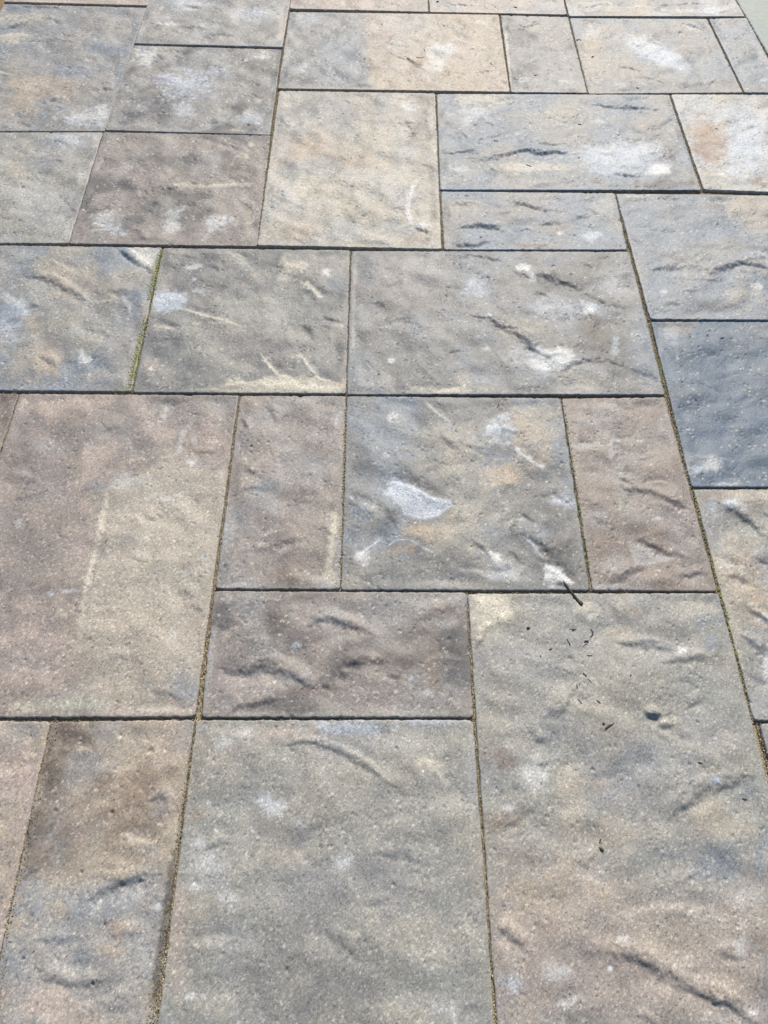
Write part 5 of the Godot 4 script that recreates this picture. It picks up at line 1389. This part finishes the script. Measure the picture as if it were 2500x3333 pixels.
	spot(-0.1962, 0.3432, 0.0322, 0, 0.0021, 0.0197, "white", 0.7392)
	spot(-0.2703, 0.3231, 0.0238, 0, 0.0021, 0.016, "white", 0.6336)
	spot(-0.2958, 0.3646, 0.0213, 0, 0.0149, 0.1032, "pink", 0.72)
	spot(-0.1946, 0.0321, 0.0299, 0, 0.0017, 0.0183, "white", 0.4224)
	spot(-0.2466, 0.5018, 0.0136, 0, 0.0009, 0.007, "white", 0.96)
	spot(-0.2299, 0.5011, 0.0071, 0, 0.0006, 0.0044, "white", 0.84)
	spot(-0.0134, 0.3214, 0.1195, 0.0001, 0.0022, 0.0544, "grey", 0.84)
	spot(0.0265, 0.4595, 0.1344, 0.0003, 0.002, 0.0752, "dark grey", 0.66)
	spot(0.2293, 0.5311, 0.0182, 0.0001, -0.0011, 0.0214, "white", 0.6336)
	spot(0.2045, 0.5206, 0.0304, 0.0001, -0.0011, 0.0259, "pale", 0.48)
	spot(-0.0208, 0.2532, 0.0111, 0, 0.0003, 0.0063, "rust", 0.6)
	spot(-0.2732, 0.1949, 0.0339, 0, 0.0028, 0.0218, "peach", 0.48)
	spot(-0.0695, 0.2124, 0.0203, 0, 0.0007, 0.0119, "white", 0.528)
	spot(-0.1979, 0.0994, 0.0935, -0.0001, 0.0029, 0.0291, "buff", 0.42)
	spot(0.1513, 0.2081, 0.1475, 0, -0.0016, 0.085, "khaki", 0.6)
	spot(-0.0893, 0.2679, 0.0885, 0.0001, 0.0021, 0.0311, "buff", 0.42)
	spot(0.1914, 0.4116, 0.1055, 0.0002, -0.0019, 0.0556, "buff", 0.48)
	spot(0.236, 0.4003, 0.0127, 0, -0.0004, 0.0086, "cream", 0.6)
	spot(-0.2548, 0.1718, 0.0068, 0, 0.0008, 0.0067, "white", 0.96)
	spot(-0.134, 0.1682, 0.0343, 0, 0.0013, 0.0167, "blue white", 0.528)
	spot(-0.2812, 0.466, 0.0307, 0.0001, 0.0101, 0.0704, "pink", 0.48)
	spot(0.2511, 0.5172, 0.0304, 0.0001, -0.002, 0.0345, "khaki", 0.48)
	spot(0.2057, 0.0016, 0.1095, -0.0002, -0.0007, 0.0187, "blue white", 0.528)
	spot(0.0513, 0.4037, 0.0127, 0, 0.0001, 0.0085, "cream", 0.6)
	spot(0.2894, 0.1177, 0.0117, 0, -0.0072, 0.1121, "pale", 0.36)
	ridge([-0.1033, 0.0554, -0.0739, 0.0505, -0.0491, 0.0514, -0.0241, 0.0563, 0.001, 0.0659, 0.026, 0.0774, 0.0508, 0.0906, 0.0755, 0.1057, 0.1023, 0.1253], 0.0057, 0.0067)
	ridge([-0.0104, 0.3979, 0.0076, 0.4075, 0.0343, 0.4245, 0.0476, 0.4375], 0.0076, 0.0041)
	ridge([-0.2637, 0.422, -0.2273, 0.4183, -0.1824, 0.4109], 0.0069, -0.0047)
	ridge([-0.2516, 0.256, -0.2291, 0.251, -0.2066, 0.2459], 0.0067, 0.0034)
	ridge([0.1042, 0.1294, 0.1331, 0.1455, 0.1619, 0.1546], 0.0084, 0.0027)
	ridge([0.1977, 0.0896, 0.2262, 0.1131, 0.2398, 0.1362], 0.0085, -0.0034)
	ridge([0.1039, 0.2722, 0.1409, 0.2681, 0.1777, 0.2765], 0.008, 0.0027)
	ridge([-0.0899, 0.032, -0.0977, 0.066], 0.0064, 0.0027)
	pit(-0.1209, 0.4427, 0.0045, 0.003)
	pit(-0.0764, 0.4629, 0.0045, 0.004)
	pit(0.1316, 0.0609, 0.0045, 0.004)
	pit(0.122, 0.3216, 0.0045, 0.004)
	pit(0.2281, 0.1793, 0.0045, 0.003)
	pit(-0.0254, 0.2532, 0.0045, 0.003)
	shard([-0.2823, 0.2678, -0.2476, 0.251, -0.207, 0.2845, -0.1883, 0.3332, -0.1858, 0.357, -0.2143, 0.3412, -0.2486, 0.3171, -0.2767, 0.309], 0.0138, "pale", 0.6)
	finish("khaki grey paving slab with one long curved crack and chalky spots")
	slab(Vector2(0.928, 0.0066), Vector2(1.5234, 0.0025), Vector2(1.5234, 0.6075), Vector2(0.9318, 0.6075), 0.003, 0.002, ["grey", "pale", "grey"])
	finish("pale grey paving slab that shows as a sliver at the border")


func outer_slabs() -> void:
	# the same paving goes on past what the photograph shows; each row is left, right, far, near in modules
	var pale := ["grey", "khaki", "mauve"]
	var n := 0
	for r in [[-5, -4, 5, 3], [-5, -4, 0, -2], [5, 5.56, 6, 4], [5, 5.62, 4, 2], [5, 5.7, 2, 0], [5, 5.78, 0, -2],
			[-5, -3, -2, -4], [-3, -2, -2, -5], [-2, 0, -2, -4], [0, 1, -2, -4], [1, 3, -2, -5], [3, 5, -2, -4],
			[-5, -3, 14, 12], [-3, -1, 13, 11], [-1, 1, 14, 12], [1, 3, 14, 12], [3, 5.4, 14, 12]]:
		var g := 0.0035
		var tl := Vector2(r[0] * UNIT + g, -r[2] * UNIT + g)
		var br := Vector2(r[1] * UNIT - g, -r[3] * UNIT - g)
		slab(tl, Vector2(br.x, tl.y), br, Vector2(tl.x, br.y), 0.012, 0.0, [pale[n % 3], "grey", pale[(n + 1) % 3]])
		finish()
		n += 1


func joint_filling() -> void:
	# bedding sand below, loose grains in every joint, moss where the photograph shows it
	var sand := StandardMaterial3D.new()
	sand.vertex_color_use_as_albedo = true
	sand.roughness = 0.95
	var plane := PlaneMesh.new()
	plane.size = Vector2(10.5 * UNIT + 0.03, 19.6 * UNIT)
	var bedding := StandardMaterial3D.new()
	bedding.albedo_color = Color(0.24, 0.19, 0.125).linear_to_srgb()
	bedding.roughness = 1.0
	var bed := put("bedding_sand", plane, bedding, patio)
	bed.position = Vector3(0.24 * UNIT, BED, -4.6 * UNIT)
	bed.set_meta("kind", "stuff")
	var places := []
	for o in slab_edges:
		if (o[0].y + o[2].y) / 2 > 0.9:
			continue
		for e in 4:
			var a: Vector2 = o[e]
			var b: Vector2 = o[(e + 1) % 4]
			var dir := (b - a).normalized()
			var out := Vector2(dir.y, -dir.x)
			var upright := absf(dir.y) > 0.5          # joints that run away from the camera hold more sand
			var n := int(a.distance_to(b) * (2300.0 if upright else 800.0))
			for i in n:
				var f := rng.randf()
				var fill := cloudy.get_noise_2d(a.x * 3.0 + b.x + f * 2.0, a.y * 3.0 + f)
				var p := a.lerp(b, f) + out * rng.randf_range(-0.0015, 0.0045)
				var y := BED + rng.randf() * (0.0082 + fill * 0.004 if upright else 0.005)
				places.append([Vector3(p.x, y, p.y), rng.randf_range(0.0012, 0.0027)])
	scatter("joint_sand", places, [Color(0.46, 0.38, 0.24), Color(0.4, 0.32, 0.19), Color(0.56, 0.48, 0.33), Color(0.22, 0.17, 0.1), Color(0.36, 0.3, 0.2)], sand)
	# sand swept over the edges of a few slabs
	var swept := []
	for s in [[1.93, 9.9, 2.0, 8.02, 0.016], [-3.0, 9.8, -3.0, 7.1, 0.006], [-1.05, 8.9, -1.0, 5.1, 0.008], [2.99, 9.9, 3.0, 8.1, 0.007], [4.0, 7.9, 4.0, 6.05, 0.006], [-1.0, 2.9, -1.0, 0.1, 0.007], [2.98, 5.9, 3.0, 2.1, 0.01], [3.0, -0.05, 3.02, -0.6, 0.012], [0.98, 8.0, 1.0, 5.1, 0.006], [0.0, 4.9, 0.0, 1.1, 0.005]]:
		var a := Vector2(s[0], -s[1]) * UNIT
		var b := Vector2(s[2], -s[3]) * UNIT
		for i in int(a.distance_to(b) * 420.0):
			var p := a.lerp(b, rng.randf()) + Vector2(rng.randfn(0.0, s[4] * 0.6), 0.0)
			swept.append([Vector3(p.x, maxf(top_at(p.x, p.y), BED) + 0.0004, p.y), rng.randf_range(0.0012, 0.0026)])
	scatter("swept_sand", swept, [Color(0.5, 0.42, 0.28), Color(0.42, 0.34, 0.2), Color(0.55, 0.5, 0.4)], sand)
	# moss: cushions of tiny leaves, [from x, z, to x, z (modules), spread, how many]
	var tufts := []
	for s in [[-2.0, 4.95, -2.0, 4.2, 0.008, 420], [-2.0, 3.95, -2.0, 3.05, 0.009, 620], [3.0, 3.5, 3.0, 3.0, 0.006, 160], [3.01, 1.9, 3.01, 0.2, 0.004, 300], [2.02, 2.9, 2.0, 1.2, 0.004, 240], [0.0, 2.8, 0.0, 1.1, 0.003, 120], [-1.0, 8.0, -1.0, 5.2, 0.005, 200]]:
		var a := Vector2(s[0], -s[1]) * UNIT
		var b := Vector2(s[2], -s[3]) * UNIT
		for i in s[5]:
			var f := rng.randf()
			if mottle.get_noise_2d(f * 6.0, s[0] * 7.0) < -0.15:
				continue
			var p := a.lerp(b, f) + Vector2(rng.randfn(-0.002, s[4] * 0.55), 0.0)
			tufts.append([Vector3(p.x, maxf(top_at(p.x, p.y), BED + 0.006) + 0.0006, p.y), rng.randf_range(0.0016, 0.0036)])
	scatter("moss", tufts, [Color(0.2, 0.24, 0.06), Color(0.32, 0.32, 0.08), Color(0.12, 0.15, 0.04), Color(0.48, 0.4, 0.14)], sand)
	# dark crumbs of earth and dead moss along the rough edge of the stained slab
	var crumbs := []
	for i in 900:
		var f := pow(rng.randf(), 0.75)
		var a := Vector2(-1.0, 0.0) * UNIT
		var p := Vector2(lerpf(-1.005, -1.02, f) * UNIT - absf(rng.randfn(0.0, 0.003 + 0.004 * f)) + 0.004, f * 1.95 * UNIT)
		crumbs.append([Vector3(p.x, maxf(top_at(p.x, p.y), BED + 0.006) + 0.0005, p.y), rng.randf_range(0.001, 0.0024)])
	for i in 260:
		var f := rng.randf()
		var p := Vector2(-2.0 * UNIT + rng.randfn(0.004, 0.005), f * 1.9 * UNIT)
		crumbs.append([Vector3(p.x, maxf(top_at(p.x, p.y), BED + 0.005) + 0.0004, p.y), rng.randf_range(0.0014, 0.003)])
	scatter("earth_crumbs", crumbs, [Color(0.06, 0.045, 0.025), Color(0.1, 0.08, 0.04), Color(0.2, 0.15, 0.07), Color(0.05, 0.045, 0.02), Color(0.32, 0.25, 0.12)], sand)


func surroundings() -> void:
	# earth to the horizon, the planting bed beside the patio, the smooth concrete path on the other side
	var earth := StandardMaterial3D.new()
	earth.albedo_color = Color(0.12, 0.12, 0.06).linear_to_srgb()
	earth.roughness = 1.0
	var plane := PlaneMesh.new()
	plane.size = Vector2(400, 400)
	var ground := put("ground", plane, earth, self)
	ground.position.y = -0.06
	ground.set_meta("kind", "structure")
	ground.set_meta("label", "earth around the patio reaching to the horizon")
	var st := SurfaceTool.new()
	st.begin(Mesh.PRIMITIVE_TRIANGLES)
	var nx := 60
	var nz := 240
	for j in nz + 1:
		for i in nx + 1:
			var x := -5.02 * UNIT - 1.2 * i / nx
			var z := 1.5 - 6.0 * j / nz
			var n := mottle.get_noise_2d(x * 1.7, z * 1.7)
			st.set_color(Color(0.2, 0.125, 0.065) * (1.0 + 0.7 * n))
			st.add_vertex(Vector3(x, -0.012 + n * 0.02 + rng.randf() * 0.006, z))
	for j in nz:
		for i in nx:
			var k := j * (nx + 1) + i
			for q in [k, k + nx + 1, k + 1, k + 1, k + nx + 1, k + nx + 2]:
				st.add_index(q)
	st.generate_normals()
	var soil := StandardMaterial3D.new()
	soil.vertex_color_use_as_albedo = true
	soil.roughness = 1.0
	var bed := put("soil_bed", st.commit(), soil, self)
	bed.set_meta("kind", "structure")
	bed.set_meta("label", "brown soil bed at the corner beside the patio")
	# the path: one poured sheet with a rounded lip, its near edge ragged where the mortar meets the slabs
	var path := SurfaceTool.new()
	path.begin(Mesh.PRIMITIVE_TRIANGLES)
	var rows := 700
	var across := [0.0, 0.002, 0.006, 0.015, 0.025, 0.035, 0.045, 0.055, 0.065, 0.075, 0.085, 0.095, 0.105, 0.115, 0.125, 0.14, 0.16, 0.19, 0.25, 0.35, 0.6, 1.0, 1.5]
	for j in rows + 1:
		var z := 1.5 - 6.2 * j / rows
		var edge := (5.519 + (10.494 + z / UNIT) * 0.0456) * UNIT + mottle.get_noise_2d(3.0, z * 2.2) * 0.003 + rng.randf_range(-0.0012, 0.0012)
		for i in across.size():
			var x: float = edge + across[i]
			var n := mottle.get_noise_2d(x * 0.8 + 40.0, z * 0.8)
			var c := cloudy.get_noise_2d(x * 0.7, z * 0.7)
			path.set_color(Color(0.225 + 0.02 * c, 0.25 + 0.015 * c, 0.235 - 0.01 * c) * (1.0 + 0.16 * n + rng.randf_range(-0.08, 0.08)))
			path.add_vertex(Vector3(x, [-0.02, -0.001, 0.0012][i] if i < 3 else 0.002 + 0.0012 * c + 0.0004 * n, z))
	for j in rows:
		for i in across.size() - 1:
			var k := j * across.size() + i
			for q in [k, k + across.size(), k + 1, k + 1, k + across.size(), k + across.size() + 1]:
				path.add_index(q)
	path.generate_normals()
	var smooth := StandardMaterial3D.new()
	smooth.vertex_color_use_as_albedo = true
	smooth.roughness = 0.7
	var walk := put("concrete_path", path.commit(), smooth, self)
	walk.set_meta("kind", "structure")
	walk.set_meta("label", "smooth pale green grey concrete path beside the slabs")


func plain(hue: Color, rough := 0.8) -> StandardMaterial3D:
	var m := StandardMaterial3D.new()
	m.albedo_color = hue.linear_to_srgb()
	m.roughness = rough
	return m


func scraps() -> void:
	var hue_bark := plain(Color(0.045, 0.028, 0.02), 0.6)
	var hue_black := plain(Color(0.028, 0.024, 0.02), 0.7)
	var hue_brown := plain(Color(0.075, 0.05, 0.03))
	var hue_olive := plain(Color(0.12, 0.1, 0.05))
	var hue_dust := plain(Color(0.2, 0.19, 0.17))
	litter("twig", "broken brown twig lying across the joint below the white triangle", "twig", [0.5408, -0.3329, 0.5503, -0.3152, 0.5588, -0.3008, 0.5667, -0.2869, 0.5765, -0.2741], 0.00135, 0.00361, hue_bark, "")
	litter("husk", "curved dark husk, the hook shaped scrap below the twig", "husk", [0.5897, -0.2141, 0.5925, -0.2095, 0.5945, -0.2055, 0.5922, -0.1994, 0.5865, -0.1921], 0.00117, 0.00267, hue_black, "")
	litter("bark_fragment", "forked black bark scrap directly below the tip of the twig", "chip", [0.5399, -0.213, 0.5484, -0.2112, 0.5564, -0.2127], 0.00084, 0.00134, hue_black, "scraps of needle and bark lying on the patio")
	litter("needle", "short straight black needle below the forked bark scrap", "needle", [0.5306, -0.1883, 0.5335, -0.1805, 0.537, -0.172], 0.00070, 0.00116, hue_black, "scraps of needle and bark lying on the patio")
	litter("bark_crumb", "small brown bark crumb just below the curved husk", "crumb", [0.5703, -0.1821, 0.5756, -0.1828, 0.5798, -0.1817], 0.00149, 0.00216, hue_brown, "scraps of needle and bark lying on the patio")
	litter("bark_sliver", "thin pale sliver touching the lower side of the bark crumb", "needle", [0.565, -0.1691, 0.5709, -0.1745, 0.5772, -0.1763], 0.00070, 0.00099, hue_olive, "scraps of needle and bark lying on the patio")
	litter("sprig", "tiny T shaped black sprig alone below the bark crumb", "needle", [0.5713, -0.1473, 0.5763, -0.1466, 0.5832, -0.147], 0.00070, 0.00115, hue_black, "scraps of needle and bark lying on the patio")
	litter("soil_crumb", "lone dark crumb near the cream upper corner of the khaki slab", "crumb", [0.44, -0.2144, 0.4435, -0.2148, 0.4469, -0.2141], 0.00234, 0.00217, hue_black, "scraps of needle and bark lying on the patio")
	litter("soil_crumb", "small dark crumb between the cream corner and the short needle", "crumb", [0.4867, -0.1611, 0.4894, -0.1624, 0.4922, -0.1634], 0.00148, 0.00115, hue_black, "scraps of needle and bark lying on the patio")
	litter("needle", "upper of two short dark needles end to end on the khaki slab", "needle", [0.556, -0.106, 0.5596, -0.1017, 0.5628, -0.0971], 0.00070, 0.00129, hue_black, "scraps of needle and bark lying on the patio")
	litter("needle", "lower, thinner and bent one of two needles end to end", "needle", [0.5641, -0.0919, 0.5689, -0.088, 0.5719, -0.0817], 0.00070, 0.00081, hue_olive, "scraps of needle and bark lying on the patio")
	litter("sprig", "dark sprig with a crossbar at the top of a long furrow", "needle", [0.5382, -0.0806, 0.5379, -0.0752, 0.5385, -0.0698], 0.00080, 0.00128, hue_black, "scraps of needle and bark lying on the patio")
	litter("needle", "olive needle scrap left of a black one, low on the furrow", "needle", [0.5347, -0.047, 0.5389, -0.0417, 0.5425, -0.0347], 0.00070, 0.00127, hue_olive, "scraps of needle and bark lying on the patio")
	litter("needle", "black wedge shaped needle right of the olive scrap", "needle", [0.5759, -0.0431, 0.5795, -0.0393, 0.5834, -0.0348], 0.00079, 0.00127, hue_black, "scraps of needle and bark lying on the patio")
	litter("soil_crumb", "tiny dark crumb standing off to the side of the needle trail", "crumb", [0.6601, -0.098, 0.6619, -0.0991], 0.00162, 0.00130, hue_black, "scraps of needle and bark lying on the patio")
	litter("soil_crumb", "tiny dark crumb lowest beside the short straight needle", "crumb", [0.4628, -0.1459, 0.4652, -0.1449], 0.00147, 0.00115, hue_black, "scraps of needle and bark lying on the patio")
	litter("bark_chip", "dark wedge of bark with a pale cut edge in the slab middle", "chip", [0.5856, 0.0206, 0.5949, 0.0141, 0.6061, 0.0083], 0.00328, 0.00117, hue_black, "scraps of needle and bark lying on the patio")
	litter("bark_crumb", "small crumb at the upper end of the dark bark wedge", "crumb", [0.5807, 0.0079, 0.5834, 0.0098, 0.5845, 0.0118], 0.00187, 0.00117, hue_brown, "scraps of needle and bark lying on the patio")
	litter("seed_husk", "dark seed husk with a pointed tail on the tan slab part", "husk", [0.5383, 0.2538, 0.5418, 0.2574, 0.5462, 0.2607], 0.00129, 0.00366, hue_black, "")
	litter("needle", "short upright needle just above the dark seed husk", "needle", [0.5407, 0.246, 0.542, 0.2419, 0.5436, 0.2384], 0.00087, 0.00152, hue_black, "scraps of needle and bark lying on the patio")
	litter("bark_chip", "small flat brown chip under the end of a wide dark crease", "chip", [0.8513, 0.1613, 0.8566, 0.1626, 0.8623, 0.1639], 0.00157, 0.00157, hue_brown, "scraps of needle and bark lying on the patio")
	litter("needle", "small needle scrap between the bark wedge and the wide crease", "needle", [0.774, 0.0894, 0.7785, 0.0907, 0.7828, 0.0926], 0.00137, 0.00092, hue_olive, "scraps of needle and bark lying on the patio")
	litter("needle", "dark needle flake on the joint beside the bluish slab with smear", "needle", [0.9195, -2.8396, 0.93, -2.8454, 0.9385, -2.8365], 0.00188, 0.00141, hue_black, "scraps of needle and bark lying on the patio")
	litter("seed", "round brown seed on the tan side of the smeared slab", "seed", [0.9625, -2.7091, 0.9688, -2.7128, 0.9731, -2.7093], 0.00184, 0.00184, hue_brown, "scraps of needle and bark lying on the patio")
	litter("needle", "thin dark needle on the peach slab, below its white blotch", "needle", [0.2424, -2.6915, 0.2564, -2.6849, 0.2727, -2.6906], 0.00091, 0.00091, hue_black, "scraps of needle and bark lying on the patio")
	litter("needle", "small upright needle on the peach slab beside the heart shaped blotch", "needle", [0.2747, -2.758, 0.278, -2.742, 0.2804, -2.7261], 0.00092, 0.00092, hue_black, "scraps of needle and bark lying on the patio")
	litter("needle", "tiny brown flake near the joint end of the peach slab", "needle", [0.5425, -2.6524, 0.5458, -2.6456, 0.549, -2.6388], 0.00136, 0.00091, hue_brown, "scraps of needle and bark lying on the patio")
	litter("needle", "dark forked flake in the narrow grey slab", "needle", [0.7103, -2.5647, 0.7161, -2.5582, 0.7236, -2.5668], 0.00134, 0.00134, hue_black, "scraps of needle and bark lying on the patio")
	litter("needle", "dark flake at the near edge of the smeared slab", "needle", [1.1087, -2.4919, 1.1146, -2.4888, 1.1217, -2.4922], 0.00178, 0.00133, hue_black, "scraps of needle and bark lying on the patio")
	litter("needle", "dark flake in the middle of the wide wrinkled slab", "needle", [0.8412, -2.2358, 0.8481, -2.2344, 0.8551, -2.2346], 0.00127, 0.00127, hue_black, "scraps of needle and bark lying on the patio")
	litter("seed", "tiny dark seed between the wrinkle and the bluish bloom", "seed", [0.811, -2.0247, 0.8154, -2.0262, 0.8182, -2.0221], 0.00122, 0.00122, hue_black, "scraps of needle and bark lying on the patio")
	litter("needle", "slanting needle on the cream band of the wrinkled slab", "needle", [0.62, -1.984, 0.6287, -1.9787, 0.6374, -1.9749], 0.00120, 0.00120, hue_olive, "scraps of needle and bark lying on the patio")
	litter("needle", "small olive needle above the main wrinkle", "needle", [0.5159, -2.1307, 0.5233, -2.1266, 0.5308, -2.1239], 0.00124, 0.00124, hue_olive, "scraps of needle and bark lying on the patio")
	litter("needle", "thin forked needle at the upper edge of the wrinkled slab", "needle", [0.5922, -2.3674, 0.6064, -2.3756, 0.6185, -2.3806], 0.00086, 0.00086, hue_black, "scraps of needle and bark lying on the patio")
	litter("seed", "dark seed on the rusty round stain", "seed", [1.3595, -2.2191, 1.3643, -2.2207, 1.368, -2.2178], 0.00170, 0.00127, hue_black, "scraps of needle and bark lying on the patio")
	litter("seed", "dark seed between two creases of the low grey slab", "seed", [0.425, -1.5886, 0.4289, -1.5898, 0.4325, -1.5864], 0.00148, 0.00148, hue_black, "scraps of needle and bark lying on the patio")
	litter("needle", "brown needle near the top edge of the blue and peach slab", "needle", [0.4239, -0.8724, 0.4277, -0.8791, 0.4308, -0.8849], 0.00104, 0.00157, hue_brown, "scraps of needle and bark lying on the patio")
	litter("needle", "dark flake on the pinkish slab at the far edge", "needle", [0.6793, -3.1063, 0.6871, -3.1025, 0.6944, -3.1048], 0.00196, 0.00147, hue_black, "scraps of needle and bark lying on the patio")
	litter("seed", "dark seed on the farthest pink slab", "seed", [0.3416, -3.1486, 0.3478, -3.1509, 0.3529, -3.149], 0.00196, 0.00196, hue_black, "scraps of needle and bark lying on the patio")
	litter("needle", "dark leaning needle scrap on the smooth concrete path", "needle", [1.7242, -3.1492, 1.7322, -3.1617, 1.7413, -3.1768], 0.00150, 0.00070, hue_dust, "scraps of needle and bark lying on the patio")
	litter("needle", "fainter short needle scrap on the smooth concrete path", "needle", [1.7461, -3.0625, 1.7533, -3.0727, 1.7582, -3.0788], 0.00082, 0.00070, hue_dust, "scraps of needle and bark lying on the patio")


func _ready() -> void:
	rng.seed = 20240611
	var camera := Camera3D.new()
	camera.name = "camera"
	camera.position = Vector3(0.08002, 1.59376, 0.42011)
	camera.rotation = Vector3(-1.034083, -0.026974, 0.028974)
	camera.fov = 70.4211
	camera.near = 0.02
	camera.far = 1000.0
	camera.current = true
	add_child(camera)
	var sky_look := ProceduralSkyMaterial.new()
	sky_look.sky_top_color = Color(0.28, 0.41, 0.55)
	sky_look.sky_horizon_color = Color(0.64, 0.69, 0.73)
	sky_look.sky_curve = 0.18
	sky_look.ground_horizon_color = Color(0.5, 0.5, 0.46)
	sky_look.ground_bottom_color = Color(0.2, 0.19, 0.16)
	var sky := Sky.new()
	sky.sky_material = sky_look
	var env := Environment.new()
	env.background_mode = Environment.BG_SKY
	env.sky = sky
	env.tonemap_mode = Environment.TONE_MAPPER_LINEAR
	env.tonemap_exposure = 1.44
	env.sdfgi_enabled = true
	env.ssao_enabled = true
	env.ssil_enabled = true
	var world := WorldEnvironment.new()
	world.name = "world"
	world.environment = env
	add_child(world)
	var sun := DirectionalLight3D.new()
	sun.name = "sun"
	sun.light_energy = 1.5
	sun.light_color = Color(1.0, 0.965, 0.91)
	sun.light_angular_distance = 0.5
	sun.shadow_enabled = true
	var high := deg_to_rad(44.0)
	var towards := Vector3(SUN_SIDE.x * cos(high), sin(high), SUN_SIDE.y * cos(high))
	sun.basis = Basis.looking_at(-towards)
	add_child(sun)

	for k in PIGMENT:
		var c: Color = PIGMENT[k].srgb_to_linear()
		var grey := 0.3 * c.r + 0.6 * c.g + 0.1 * c.b
		c = Color(grey, grey, grey).lerp(c, 0.8)
		tint[k] = Color(c.r * TONE / 0.79, c.g * TONE / 0.785, c.b * TONE / 0.76)   # 0.78: what the grain texture lets through
	noise_setup(mottle, 7, 38.0, 3)
	noise_setup(cloudy, 21, 4.2, 3)
	noise_setup(cleft, 5, 3.4, 3, true)
	noise_setup(swell, 11, 6.0, 2)
	var grain := grain_image(1024, 3)
	slab_material = StandardMaterial3D.new()
	slab_material.vertex_color_use_as_albedo = true
	slab_material.albedo_texture = grain[0]
	slab_material.normal_enabled = true
	slab_material.normal_texture = grain[1]
	slab_material.normal_scale = 0.6
	slab_material.roughness = 0.62
	patio = Node3D.new()
	patio.name = "patio"
	patio.set_meta("kind", "structure")
	patio.set_meta("label", "patio of large moulded concrete slabs in mixed sizes")
	add_child(patio)
	slabs()
	outer_slabs()
	surroundings()
	joint_filling()
	scraps()
